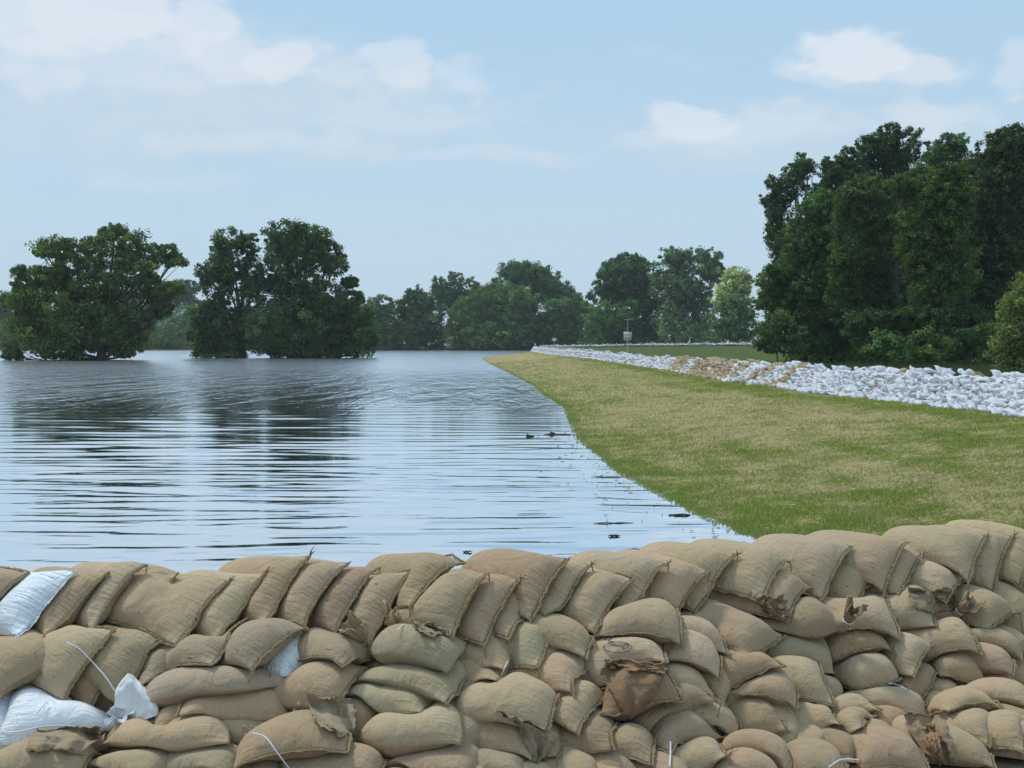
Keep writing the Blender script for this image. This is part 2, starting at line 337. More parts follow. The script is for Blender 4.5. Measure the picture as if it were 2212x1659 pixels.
# the other rows: crop, front end x,y, back end x,y, tilt, colour, level
BAGS = [
 # second row, left to right
 (1,200,985,50,680,10,'t',8),(1,540,890,150,640,12,'l',8),(1,690,835,460,690,8,'r',7.6),(1,860,850,470,670,10,'t',7.8),(1,1080,830,740,690,8,'g',7.7),
 (1,1430,800,890,620,14,'g',8),(1,1710,860,1290,600,12,'g',8),(1,1880,790,1580,600,8,'w',7.6),(2,190,800,-200,610,12,'t',8),
 (2,1100,740,590,600,8,'t',7.7),(2,1310,730,870,590,8,'l',7.6),(2,1420,740,1120,600,6,'t',7.6),(2,1560,690,1310,600,10,'t',8),
 (2,2000,770,1560,670,6,'l',7.6),(2,2090,630,1690,560,8,'t',8),(3,330,960,-70,800,8,'l',7.6),(3,340,840,-20,730,8,'t',7.4),
 (3,620,900,350,690,12,'t',8),(3,1030,920,680,730,8,'g',7.6),(3,1070,850,740,650,6,'b',8),(3,1400,750,950,640,12,'l',8),(3,1640,690,1260,560,12,'l',8),
 (3,1780,690,1530,550,6,'b',7.6),(3,2090,750,1810,540,12,'t',8),(3,2290,660,2060,500,8,'t',8),
 # third row
 (2,190,660,540,740,2,'g',7.3),
 (1,260,1040,200,930,4,'g',6.5),(1,560,970,620,850,4,'b',6.6),(1,1080,1020,1420,960,0,'t',6.6),(1,1700,940,1010,890,4,'g',7),(1,2151,975,1730,870,14,'t',7),
 (2,640,1030,240,870,10,'g',6.7),(2,785,970,260,780,14,'g',7.2),(2,1060,860,590,710,14,'t',7.5),(2,1760,840,1190,720,6,'l',7.2),(2,1510,940,1080,780,12,'t',7.4),
 (3,250,1040,-90,975,4,'l',7),(3,640,975,450,975,0,'b',6.6),(3,1350,840,1100,780,10,'b',7.3),(3,1900,890,1440,740,12,'t',7.5),(3,1600,1030,1340,870,6,'l',7),
 (3,2200,910,1880,780,6,'t',7.2),(3,2130,1020,1840,880,8,'t',7),(3,2290,820,2040,750,4,'t',7.4),(3,2300,1010,2090,930,4,'l',6.9),
 # fourth row
 (1,215,1200,-120,1010,4,'w',7.4),(1,690,1090,150,1110,2,'w',8.2),(1,880,1060,1100,1000,0,'t',5.6),(2,960,1020,800,900,2,'b',6.3),(2,310,1090,110,990,2,'b',6),
 (2,1570,1150,1160,950,8,'t',6.3),(2,1340,1180,860,1020,12,'l',6.6),(2,1670,1080,1510,960,4,'b',6),(2,1860,1190,1770,850,0,'r',6.8),(3,190,1120,-80,1200,8,'d',6.2),
 (3,420,1110,290,1010,2,'t',6.2),(3,980,1130,470,1000,12,'t',6.6),(3,1110,1170,750,940,6,'g',6.3),(3,1340,1130,1170,870,6,'l',6.9),(3,1830,1120,1730,930,2,'b',6.2),
 (3,1640,1170,1510,1060,2,'d',5.8),(3,1890,1190,1710,1100,2,'b',5.9),(3,2190,1190,1990,1040,2,'r',6.2),
 # fifth row
 (1,540,1230,1240,1180,2,'t',5.4),(1,1570,1210,1080,1100,6,'t',5.3),(1,1850,1180,1370,1040,8,'t',5.6),(2,70,1180,650,1200,0,'l',5.6),(2,890,1310,600,1070,10,'l',5.4),
 (2,1260,1250,950,1130,6,'t',5.2),(2,1410,1250,1180,1180,4,'b',5.4),(2,1710,1240,1430,1190,4,'b',5.2),(2,1950,1340,1690,1240,6,'b',5.2),(2,2180,1370,1940,1130,6,'t',5.5),
 (3,800,1220,420,1060,10,'t',5.9),(3,440,1280,60,1190,6,'t',5.6),(3,700,1310,430,1230,4,'b',5.2),(3,890,1290,690,1220,6,'b',5.3),(3,1290,1370,920,1210,6,'t',5.3),
 (3,1630,1310,1170,1160,8,'l',5.6),(3,1830,1310,1550,1180,4,'t',5.3),(3,2250,1380,1950,1240,4,'t',5.2),
 # sixth row
 (1,230,1320,-160,1280,0,'t',4.6),(1,570,1450,40,1420,4,'t',4.2),(1,1050,1480,620,1320,6,'t',4.3),(1,1490,1430,980,1280,8,'g',4.5),(1,1740,1410,1400,1400,0,'b',3.9),
 (1,2120,1310,1700,1320,2,'b',4.6),(2,330,1450,-60,1390,4,'t',4.2),(2,910,1460,460,1310,8,'t',4.4),(2,1220,1450,840,1290,6,'g',4.7),(2,1890,1450,1380,1270,8,'t',4.7),
 (2,1640,1480,1310,1390,4,'t',4.2),(3,150,1545,40,1270,4,'t',4.7),(3,400,1490,210,1330,4,'t',4.5),(3,630,1550,640,1320,0,'t',4.8),(3,1060,1400,780,1290,6,'t',4.6),
 (3,1280,1550,1010,1390,4,'t',4.4),(3,980,1640,770,1420,4,'t',4.0),(3,1470,1550,1300,1400,2,'b',4.3),(3,1900,1570,1750,1320,4,'t',4.6),(3,2140,1490,1820,1290,8,'t',4.8),
 # lowest rows in view
 (1,350,1560,-100,1520,2,'t',3),(1,830,1590,430,1530,4,'t',3),(1,1340,1580,900,1500,4,'b',3),(1,1840,1560,1400,1500,4,'t',3),(2,150,1570,-250,1520,4,'b',3),
 (2,600,1590,230,1520,4,'t',3),(2,1010,1570,700,1500,4,'t',3),(2,1400,1570,1060,1510,4,'t',3.4),(2,1850,1600,1460,1530,4,'t',3),(2,2200,1590,1900,1500,4,'t',3),
 (3,390,1665,50,1545,4,'t',3.6),(3,790,1690,330,1530,6,'t',3.8),(3,1230,1690,1040,1570,2,'b',3.6),(3,1420,1690,1250,1540,2,'t',3.7),(3,1660,1670,1450,1510,4,'t',3.8),
 (3,2020,1650,1780,1530,4,'t',3.9),(3,2210,1640,2060,1450,2,'b',4.2),(3,700,1790,350,1700,2,'t',3),(3,1100,1800,800,1700,2,'t',3),(3,1550,1800,1200,1700,2,'b',3),(3,1950,1790,1650,1690,2,'t',3),(3,2300,1760,2050,1650,2,'t',3.2),(3,2190,1710,1980,1610,2,'t',3.7),(3,2350,1680,2190,1530,2,'t',4.0),(3,2480,1500,2280,1370,2,'l',4.8),(3,2450,1320,2270,1180,2,'t',5.6),
]
t_s = np.array([0, math.cos(TH), math.sin(TH)]); t_n = np.array([0, -math.sin(TH), math.cos(TH)]); t_x = np.array([1., 0, 0])
def rot(axis, ang):
    a = axis/np.linalg.norm(axis); K_ = np.array([[0, -a[2], a[1]], [a[2], 0, -a[0]], [-a[1], a[0], 0]])
    return np.eye(3) + math.sin(ang)*K_ + (1-math.cos(ang))*K_@K_

def bag_poses():
    P = []          # centre, a (front->back), b (left->right), n, L, W, lift, colour, row, index in row
    for i, (c, x, y, roll, yaw, col, lift) in enumerate(TOP):
        px, py = px2(c, x, y); E = on_face(px, py)
        E = E + np.array([0, 0, .075 + .03*math.sin(i*2.4)])
        W = .325; L = .47; sl = R(30); yw = R(48 + yaw*.5)
        u = np.array([0, math.cos(sl), math.sin(sl)])
        a = -math.sin(yw)*t_x + math.cos(yw)*u; b = math.cos(yw)*t_x + math.sin(yw)*u
        Rr = rot(u, -R(roll*.62)); a, b = Rr@a, Rr@b; n = np.cross(b, a)
        ctr = E + a*L*.47 - b*W*.47
        P.append((ctr, a, b, n, L, W, .36 + lift, col, 9))
    for (c, fx, fy, bx, by, roll, col, lev) in BAGS:
        F_ = on_face(*px2(c, fx, fy)); B_ = on_face(*px2(c, bx, by))
        d = B_ - F_; d3 = d - t_n*np.dot(d, t_n); ln = np.linalg.norm(d3); a = d3/ln
        roll = roll*.5
        L = min(max(ln*1.26, .39), .55); W = .295
        if c == 3 and lev < 7.5: L = min(max(ln*1.16, .33), .48); W = min(.29, max(.235, L*.64))
        b = np.cross(a, t_n)
        Rr = rot(t_s, -R(roll)); a, b = Rr@a, Rr@b; n = np.cross(b, a)
        # tilt flatter than the face, front end low on the bag below
        rx = rot(t_x, -R(12)); a, b, n = rx@a, rx@b, rx@n
        ctr = F_ + a*L*.5
        P.append((ctr, a, b, n, L, W, (lev-3)*.06, col, lev))
    return P

# ------------------------------------------------------------------ filled-bag solver (cloth shell round a fixed volume of sand)
NX, NY = 11, 8
def bag_topology():
    idx_t = {}; k = 0
    for i in range(NX+1):
        for j in range(NY+1): idx_t[i, j] = k; k += 1
    idx_b = {}
    for i in range(NX+1):
        for j in range(NY+1):
            if i in (0, NX) or j in (0, NY): idx_b[i, j] = idx_t[i, j]
            else: idx_b[i, j] = k; k += 1
    nv = k; quads = []; edges = {}
    U = np.zeros((nv, 2)); side = np.zeros(nv)
    for (i, j), v in idx_t.items(): U[v] = (i/NX, j/NY); side[v] = 0 if (i in (0, NX) or j in (0, NY)) else 1
    for (i, j), v in idx_b.items():
        U[v] = (i/NX, j/NY)
        if not (i in (0, NX) or j in (0, NY)): side[v] = -1
    for idx, s in ((idx_t, 1), (idx_b, -1)):
        for i in range(NX):
            for j in range(NY):
                q = (idx[i, j], idx[i, j+1], idx[i+1, j+1], idx[i+1, j])
                quads.append(q if s > 0 else q[::-1])
                edges[tuple(sorted((q[0], q[2])))] = 1; edges[tuple(sorted((q[1], q[3])))] = 1
        for i in range(NX+1):
            for j in range(NY+1):
                if i < NX: edges[tuple(sorted((idx[i, j], idx[i+1, j])))] = 0
                if j < NY: edges[tuple(sorted((idx[i, j], idx[i, j+1])))] = 0
                if i < NX-1: edges[tuple(sorted((idx[i, j], idx[i+2, j])))] = 2
                if j < NY-1: edges[tuple(sorted((idx[i, j], idx[i, j+2])))] = 2
    # colour the edges
    used = [set() for _ in range(nv)]; groups = []
    for (a, b), kd in edges.items():
        g = 0
        while g in used[a] or g in used[b]: g += 1
        used[a].add(g); used[b].add(g)
        while len(groups) <= g: groups.append([])
        groups[g].append((a, b, kd))
    loop = [idx_t[0, j] for j in range(NY+1)] + [idx_t[i, NY] for i in range(1, NX+1)] + [idx_t[NX, j] for j in range(NY-1, -1, -1)] + [idx_t[i, 0] for i in range(NX-1, 0, -1)]
    return nv, np.array(quads), U, side, [np.array(g) for g in groups], loop
NV, QUADS, BU, BSIDE, EGR, LOOP = bag_topology()
TRI = np.vstack([QUADS[:, [0, 1, 2]], QUADS[:, [0, 2, 3]]])

def vnormals(X):
    p = X[:, QUADS]; nrm = np.cross(p[:, :, 2]-p[:, :, 0], p[:, :, 3]-p[:, :, 1])
    out = np.zeros_like(X)
    for k in range(4):
        for a in range(3):
            out[:, :, a] += QN[k].dot(nrm[:, :, a].T).T
    return out / (np.linalg.norm(out, axis=2, keepdims=True) + 1e-12)
QN = []
for k in range(4):
    m_ = np.zeros((NV, len(QUADS))); m_[QUADS[:, k], np.arange(len(QUADS))] = 1; QN.append(m_)
TN = np.zeros((NV, len(TRI)))
for k in range(3): TN[TRI[:, k], np.arange(len(TRI))] += 1

def solve(P, steps=130, rad=.021, core=None, seed=3, fill=.043, corner=2.2, floor_n=None, press=None, anchor=.25):
    rng = np.random.default_rng(seed)
    nb = len(P); X = np.zeros((nb, NV, 3)); X0 = np.zeros((nb, NV, 3)); W0 = rng.normal(0, .0015, (nb, NV, 3))
    rest = [np.zeros((nb, len(g))) for g in EGR]; V0 = np.zeros(nb); C0 = np.zeros((nb, 3))
    gb = press if press is not None else (-.55*t_n + .45*np.array([0, 0, -1.])); gb = gb/np.linalg.norm(gb)
    for i, (c, a, b, n, L, W, lift, col, row) in enumerate(P):
        l, wd = L - 2*rad + .02, W - 2*rad + .02
        u = (BU[:, 0]-.5)*l; v = (BU[:, 1]-.5)*wd
        th = .016*np.sin(PI*BU[:, 0])**.5*np.sin(PI*BU[:, 1])**.5
        X0[i] = np.outer(u, a) + np.outer(v, b) + np.outer(BSIDE*th*2, n)
        X[i] = c + np.outer(u, a) + np.outer(v, b) + np.outer(BSIDE*th, n) - gb*lift
        fl = np.stack([u, v], 1)
        for g, r in zip(EGR, rest): r[i] = np.linalg.norm(fl[g[:, 0]] - fl[g[:, 1]], axis=1)
        V0[i] = l*wd*fill*rng.uniform(.92, 1.1)
        C0[i] = c
    X += W0; Vel = np.zeros_like(X)
    bag = np.repeat(np.arange(nb), NV)
    STIFF = np.array([.014 if q[8] == 9 else .007 for q in P])[:, None, None]
    kk = [np.where(g[:, 2] == 2, .12, np.where(g[:, 2] == 1, .45, .95)) for g in EGR]
    kc = [np.where(g[:, 2] == 2, .25, np.where(g[:, 2] == 1, .04, .10)) for g in EGR]
    cell = 2*rad
    EDGEW = np.ones(NV); EDGEW[np.array(LOOP)] = 1.7
    for c_ in (0, NY, NY+NX, 2*NY+NX): EDGEW[LOOP[c_]] = 4.0
    for st in range(steps):
        Xp = X.copy()
        mv = Vel*.80 + gb*(.0030*EDGEW)[None, :, None]
        ln = np.linalg.norm(mv, axis=2, keepdims=True); mv *= np.minimum(1, .016/(ln+1e-9))
        X = X + mv
        # candidate contact pairs between different bags
        Q = X.reshape(-1, 3); ci = np.floor(Q/(cell*1.15)).astype(np.int64); ci -= ci.min(0) - 2
        D = ci.max(0) + 3; key = (ci[:, 0]*D[1] + ci[:, 1])*D[2] + ci[:, 2]
        od = np.argsort(key, kind='stable'); ks = key[od]; PA = []; PB = []
        for dx in (-1, 0, 1):
            for dy in (-1, 0, 1):
                lo = key + (dx*D[1] + dy)*D[2] - 1; hi = lo + 2
                s0 = np.searchsorted(ks, lo, 'left'); s1 = np.searchsorted(ks, hi, 'right')
                cnt = s1 - s0; m = cnt.max(initial=0)
                for q in range(m):
                    sel = np.nonzero(cnt > q)[0]; o = od[s0[sel]+q]
                    ok = (o > sel) & (bag[o] != bag[sel]); sel, o = sel[ok], o[ok]
                    if len(sel):
                        d2 = ((Q[sel]-Q[o])**2).sum(1); ok = d2 < (cell*1.25)**2
                        PA.append(sel[ok]); PB.append(o[ok])
        PA = np.concatenate(PA) if PA else np.zeros(0, int); PB = np.concatenate(PB) if PB else np.zeros(0, int)
        infl = min(1.0, .25 + st/45.0)
        for it in range(4):
            for g, r, k1, k2 in zip(EGR, rest, kk, kc):
                ia, ib = g[:, 0], g[:, 1]
                d = X[:, ia]-X[:, ib]; l = np.sqrt((d*d).sum(2)) + 1e-9
                ex = l - r; k = np.where(ex > 0, k1, k2)
                cor = d*(.5*k*ex/l)[..., None]
                X[:, ia] -= cor; X[:, ib] += cor
            t0, t1, t2 = X[:, TRI[:, 0]], X[:, TRI[:, 1]], X[:, TRI[:, 2]]
            cr = np.cross(t1-t0, t2-t0)
            cen = X.mean(1, keepdims=True)
            vol = ((t0-cen)*cr).sum((1, 2))/6
            G = np.stack([TN.dot(cr[:, :, a].T).T for a in range(3)], 2)/6
            lam = (V0*infl - vol)/((G*G).sum((1, 2)) + 1e-12)
            lam = np.clip(lam*.8, -.012/np.abs(G).max((1, 2)), .012/np.abs(G).max((1, 2)))
            X += lam[:, None, None]*G
            if len(PA):
                Q = X.reshape(-1, 3); d = Q[PA]-Q[PB]; l = np.sqrt((d*d).sum(1)) + 1e-9
                pen = cell - l; ok = pen > 0; a_, b_ = PA[ok], PB[ok]
                if len(a_):
                    cor = d[ok]/l[ok, None]*(pen[ok]*.5)[:, None]
                    # friction: drag relative slip
                    rel = (Q[a_]-Xp.reshape(-1, 3)[a_]) - (Q[b_]-Xp.reshape(-1, 3)[b_])
                    nn = d[ok]/l[ok, None]; slip = rel - nn*(rel*nn).sum(1)[:, None]
                    acc = np.zeros_like(Q); w8 = np.bincount(a_, minlength=len(Q)) + np.bincount(b_, minlength=len(Q))
                    for ax in range(3):
                        v_ = cor[:, ax] - .25*slip[:, ax]
                        acc[:, ax] = np.bincount(a_, v_, len(Q)) - np.bincount(b_, v_, len(Q))
                    Q = Q + acc/np.maximum(w8, 1)[:, None]*np.where(w8 > 1, 1.5, 1)[:, None]
                    X = Q.reshape(nb, NV, 3)
            if core is not None:
                dep, nn = core(X, rad); X += nn*dep[..., None]
            if anchor:
                X += STIFF*(X.mean(1, keepdims=True) + X0 - X)
                off = C0 - X.mean(1); off -= np.outer(off@gb, gb)
                X += (off*anchor)[:, None, :]
        Vel = (X - Xp)
        if st > steps*.75: Vel *= .5
    return X

def rampart_core(X, rad):
    x, y, z = X[..., 0], X[..., 1], X[..., 2]
    yr = ridge_y(x)
    zc = np.where(y < yr+.02, RZ - .205 - TT*(yr+.02-y), RZ - .205)
    zc = np.where(y > yr + .75, RZ - .205 - (y-yr-.75)*1.2, zc)
    zc = np.maximum(zc, .70)
    dep = np.maximum(0, zc + rad - z)
    onf = (y < yr+.02) & (zc > .701)
    nn = np.zeros(X.shape); nn[..., 2] = 1.0
    c = math.cos(TH)
    nn[..., 1] = np.where(onf, -math.sin(TH), 0); nn[..., 2] = np.where(onf, c, 1)
    return dep*np.where(onf, c, 1), nn

def dress(Xi, rad, nrm):
    """outer cloth surface: the shell's middle layer pushed out by its half thickness, kept thin at the hems"""
    V = Xi.copy()
    edge = BSIDE == 0
    V[~edge] += nrm[~edge]*rad
    lp = np.array(LOOP); pl = Xi[lp]; ctr = Xi.mean(0)
    nx_, pv = np.roll(pl, -1, 0), np.roll(pl, 1, 0)
    ed = nx_ - pv; ed /= np.linalg.norm(ed, axis=1)[:, None] + 1e-9
    n = nrm[lp]
    o = np.cross(ed, np.cross(pl-ctr, ed)); o /= np.linalg.norm(o, axis=1)[:, None] + 1e-9
    V[lp] = pl + o*rad*.9
    return V, lp, o
# ------------------------------------------------------------------ foreground rampart: build
t0_ = time.time()
POSES = bag_poses()
RAD = .021
XS = solve(POSES, steps=SIM_STEPS, rad=RAD, core=rampart_core)
NS = vnormals(XS)
print('bag solver', round(time.time()-t0_, 1), 's')

rng = np.random.default_rng(11); random.seed(5)
BEV = {}
def spline(P, k=4):
    P = np.asarray(P); n = len(P); t = np.arange(n); tt = np.linspace(0, n-1, (n-1)*k+1); out = []
    for x in tt:
        i = min(int(x), n-2); f = x-i
        p0, p1, p2, p3 = P[max(i-1, 0)], P[i], P[i+1], P[min(i+2, n-1)]
        out.append(.5*((2*p1)+(-p0+p2)*f+(2*p0-5*p1+4*p2-p3)*f*f+(-p0+3*p1-3*p2+p3)*f**3))
    return np.array(out)
def bag_mesh(V, name, sub=2):
    me = new_mesh(name, V, QUADS, BU); smooth(me)
    return me
def make_seam(V, lp, o, which, rad=.0048, col=None):
    """rope-like hem along loop positions which (list of loop slots)"""
    P = spline([V[lp[k]] + o[k]*.003 for k in which], 5)
    O = spline([o[k] for k in which], 5)
    rr = rad*(1 + .35*np.sin(np.arange(len(P))*2.3) + rng.normal(0, .22, len(P)))
    rr = np.clip(rr, rad*.5, rad*1.9); rr[0] = rr[-1] = rad*.4
    P = P + rng.normal(0, .0009, P.shape)
    mb = MB(); mb.tube(P, rr, 6)
    # frayed selvedge: a thin fin standing out from the hem
    n = len(P); wv = (.006 + .004*np.sin(np.arange(n)*.6 + rng.uniform(0, 6)) + rng.normal(0, .0016, n)).clip(.001, .014)
    q = P + O*wv[:, None]; up = np.gradient(P, axis=0); up /= np.linalg.norm(up, axis=1)[:, None]+1e-9
    side = np.cross(up, O)*.0012
    A = np.vstack([P+side, q+side*.5, P-side, q-side*.5]); i = np.arange(n-1)
    F = np.vstack([np.stack([i, i+1, n+i+1, n+i], 1), np.stack([2*n+i, 3*n+i, 3*n+i+1, 2*n+i+1], 1), np.stack([n+i, n+i+1, 3*n+i+1, 3*n+i], 1)])
    mb.add(A, F)
    return mb
def frill(p, d, r0=.018, r1=.075, ln=.12, seed=0, flat=.6, droop=.03):
    """open gathered mouth of a sack: a pleated skirt of cloth flaring from the tie, with thickness"""
    g = np.random.default_rng(seed); d = np.asarray(d, float); d /= np.linalg.norm(d)
    ref = np.array([0, 0, 1.]) if abs(d[2]) < .85 else np.array([1., 0, 0])
    a = np.cross(d, ref); a /= np.linalg.norm(a); b = np.cross(a, d)
    nt_, nk = 9, 56; V = []
    ph = g.uniform(0, 6.28, 5); am = g.uniform(.5, 1, 5)
    for lay in (0, 1):
        for i in range(nt_):
            t = i/(nt_-1)
            for k in range(nk):
                th = 2*PI*k/nk
                pl = sum(am[q]*math.sin((3+2*q)*th+ph[q]+t*1.3*(q % 2)) for q in range(5))/3
                rr = r0 + (r1-r0)*t**.8
                rr *= 1 + .42*t*pl + .12*math.sin(11*th+ph[0])*(1-t*.4)
                rr -= lay*.004*(.4+t)
                zz = ln*t*(1 + .25*t*math.sin(2*th+ph[1]) + .12*t*math.sin(5*th+ph[2]))
                v = p + d*zz + a*rr*math.cos(th) + b*rr*flat*math.sin(th)
                v = v + np.array([0, 0, -droop*t*t])
                V.append(v)
    F = []
    o = nt_*nk
    for i in range(nt_-1):
        for k in range(nk):
            k2 = (k+1) % nk; F.append((i*nk+k, i*nk+k2, (i+1)*nk+k2, (i+1)*nk+k)); F.append((o+i*nk+k, o+(i+1)*nk+k, o+(i+1)*nk+k2, o+i*nk+k2))
    for k in range(nk):
        k2 = (k+1) % nk; e = (nt_-1)*nk; F.append((e+k, e+k2, o+e+k2, o+e+k))
    uv = np.array([(((i // nk) % nt_)/(nt_-1)*.15, (i % nk)/nk*3) for i in range(len(V))])
    return np.array(V), np.array(F), uv
def ring(p, d, r, tr=.0035):
    d = np.asarray(d, float)/np.linalg.norm(d); ref = np.array([0, 0, 1.]) if abs(d[2]) < .85 else np.array([1., 0, 0])
    a = np.cross(d, ref); a /= np.linalg.norm(a); b = np.cross(a, d)
    return [p + r*(math.cos(t)*a + math.sin(t)*b) for t in np.linspace(0, 2*PI, 17)]

ROWW = {9: 'top row', 8: 'second row', 7: 'third row', 6: 'fourth row', 5: 'fifth row', 4: 'sixth row', 3: 'lowest row'}
COLW = {'t': 'tan burlap', 'l': 'pale tan burlap', 'g': 'grey-green weathered burlap', 'b': 'brown burlap', 'r': 'rust-stained burlap', 'w': 'white plastic', 'd': 'dark burlap'}
def ordinal(n):
    W_ = ['first', 'second', 'third', 'fourth', 'fifth', 'sixth', 'seventh', 'eighth', 'ninth', 'tenth', 'eleventh', 'twelfth', 'thirteenth', 'fourteenth', 'fifteenth', 'sixteenth', 'seventeenth', 'eighteenth', 'nineteenth', 'twentieth']
    return W_[n] if n < 20 else ('twenty-' + W_[n-20] if n < 29 else 'thirtieth' if n == 29 else 'thirty-' + W_[n-30])
rows = {}
for i, p in enumerate(POSES):
    lev = p[8]; rk = 9 if lev == 9 else 8 if lev > 7.55 else 7 if lev > 6.85 else 6 if lev > 5.75 else 5 if lev > 4.95 else 4 if lev > 4.05 else 3
    rows.setdefault(rk, []).append(i)
BAGOBJ = {}
def proj(p):
    d = np.asarray(p) - CAM; zc = d[1]*cP - d[2]*sP; yc = d[1]*sP + d[2]*cP
    return 1106 + FPX*d[0]/zc, 829.5 - FPX*yc/zc
def near_bag(c, fx, fy, bx, by):
    for k, q in enumerate(BAGS):
        if q[:5] == (c, fx, fy, bx, by): return len(TOP) + k
    raise KeyError((c, fx, fy))
# sacks whose open mouth is gathered and tied: which end, direction of the loose cloth in the picture, length, flare, colour of tie
NECKS = {near_bag(1,690,1090,150,1110): ('front', (120,-260), .06, .05, .6), near_bag(1,540,1230,1240,1180): ('front', (-150,90), .13, .085, .7),
 near_bag(1,1570,1210,1080,1100): ('front', (-60,-60), .10, .075, .7), near_bag(2,70,1180,650,1200): ('front', (-120,40), .05, .04, .7),
 near_bag(2,190,660,540,740): ('front', (-60,-120), .11, .055, .8), near_bag(2,1100,740,590,600): ('back', (-60,-190), .15, .045, .8),

 near_bag(3,1070,850,740,650): ('front', (30,-110), .10, .045, .8), 
 near_bag(3,1030,920,680,730): ('back', (-60,-30), .09, .07, .6), near_bag(1,1700,940,1010,890): ('front', (90,30), .08, .07, .7),
 near_bag(3,1780,690,1530,550): ('front', (60,-90), .10, .06, .7)}
def build_bag(i):
    ctr, a, b, n, L, W, lift, col, row = POSES[i]
    V, lp, o = dress(XS[i], RAD, NS[i])
    nk = NECKS.get(i)
    if nk:
        for cI in range(NX+1):
            uu = cI/NX if nk[0] == 'front' else 1-cI/NX
            if uu < .36:
                sc = .16 + .84*math.sin(.5*PI*uu/.36); idx = np.abs(BU[:, 0] - cI/NX) < 1e-6
                m_ = V[idx].mean(0); V[idx] = m_ + (V[idx]-m_)*sc
        o = o*1
    white = col == 'w'
    base = V.mean(0)
    for c in (0, NY, NY+NX, 2*NY+NX):                     # ears at the corners
        V[lp[c]] += o[c]*(.003 if nk else .016)
    V = V - base
    me = bag_mesh(V, 'sandbag')
    ob = link('sandbag', me, M_WHITE if white else M_BURLAP); ob.location = base
    s = ob.modifiers.new('smooth', 'SUBSURF'); s.levels = 2; s.render_levels = 2
    cr = me.attributes.new('crease_edge', 'FLOAT', 'EDGE')
    es = {tuple(sorted((lp[k], lp[(k+1) % len(lp)]))) for k in range(len(lp))}
    ev = np.zeros(len(me.edges)*2, int); me.edges.foreach_get('vertices', ev); ev = ev.reshape(-1, 2)
    cr.data.foreach_set('value', [.75 if tuple(sorted(e)) in es else 0.0 for e in ev.tolist()])
    c = np.array(BAGCOL[col])*rng.uniform(.90, 1.10)*(1 + rng.normal(0, .018, 3))
    ob.color = (*np.clip(c, 0, .9), 1)
    if nk: pass
    elif not white:
        m = make_seam(V, lp, o, list(range(0, NY+1))); m.build('seam', M_SEAM, ob)
        if rng.random() < .6:
            m = make_seam(V, lp, o, list(range(NY, NY+NX+1)) if rng.random() < .5 else [0] + list(range(2*(NX+NY)-1, 2*NY+NX-1, -1)), rad=.0036); m.build('side_seam', M_SEAM, ob)
    else:
        m = make_seam(V, lp, o, list(range(0, NY+1)), rad=.0025); m.build('seam', M_WTHREAD, ob)
    BAGOBJ[i] = (ob, V, lp, o, base)
    return ob
for i in range(len(POSES)): build_bag(i)
def bag_px(i): return proj(BAGOBJ[i][4])
def nearest(c, x, y, rows_=None):
    px, py = px2(c, x, y); best = min(range(len(POSES)), key=lambda i: (bag_px(i)[0]-px)**2 + (bag_px(i)[1]-py)**2)
    return best
for rk, ids in rows.items():
    ids.sort(key=lambda i: bag_px(i)[0])
    vis = [i for i in ids]
    for k, i in enumerate(vis):
        col = POSES[i][7]
        tag(BAGOBJ[i][0], '%s sandbag, %s from left in %s of near wall' % (COLW[col], ordinal(k), ROWW[rk]), 'sandbag', 'sandbags of the near wall across the foot of the picture')
# ------------------------------------------------------------------ gathered mouths, ties, thread ends, ink marks (parts of their sacks)
allV, allF, own = [], [], []
k0 = 0
for i, (ob, V, lp, o, base) in BAGOBJ.items():
    allV.append(V + base); allF.append(QUADS + k0); k0 += len(V); own += [i]*len(QUADS)
ALLBVH = BVHTree.FromPolygons(np.vstack(allV).tolist(), np.vstack(allF).tolist())
def hit(px, py, off=.012):
    d = ray(px, py); r = ALLBVH.ray_cast(Vector(CAM), Vector(d/np.linalg.norm(d)))
    if r[0] is None: return on_face(px, py), None
    return np.array(r[0]) - d/np.linalg.norm(d)*off, own[r[2]]
def imgdir(dx, dy, depth=.0):
    v = np.array([dx, 0, -dy], float); v /= np.linalg.norm(v); v[1] = depth; return v/np.linalg.norm(v)
def tail(pts, rad, parent, m, name='tie', n=5, taper=True):
    P = spline(np.array(pts), 6) - np.array(parent.location)
    r = rad*np.linspace(1, .6, len(P)) if taper else rad
    mb = MB(); mb.tube(P, r, n); return mb.build(name, m, parent)
for i, (end, (dx, dy), ln, flare, flat) in NECKS.items():
    ob, V, lp, o, base = BAGOBJ[i]; col = POSES[i][7]
    cidx = np.abs(BU[:, 0] - (0 if end == 'front' else 1)) < 1e-6; nidx = np.abs(BU[:, 0] - (.2 if end == 'front' else .8)) < .06
    p = V[cidx].mean(0); out = p - V[nidx].mean(0); out /= np.linalg.norm(out)
    d = imgdir(dx, dy, -.45)
    # throat bending from the bag's end to the loose cloth
    P = spline(np.array([p - out*.035, p + out*.012, p + out*.02 + d*.018, p + out*.022 + d*.04]), 4)
    rr = np.interp(np.linspace(0, 1, len(P)), [0, .5, 1], [.030, .020, .017])
    fv, ff, fuv = frill(P[-1] - d*.004, d, .016, flare, ln, seed=i, flat=flat, droop=.02 if dy < 0 else .04)
    g = np.random.default_rng(i); fv = fv + g.normal(0, .0016, fv.shape)
    tv, tf = tube(P, rr, 14); tv += g.normal(0, .0015, tv.shape)
    mb = MB(); mb.add(tv, tf); mb.add(fv, ff)
    w_ = col == 'w'
    nkob = mb.build('mouth', M_WHITE if w_ else M_BURLAP, ob); nkob.color = ob.color
    rg = MB(); rg.tube(ring(P[-2], P[-1]-P[-2], .019), .0028, 5); rg.build('tie', M_TIE, nkob)
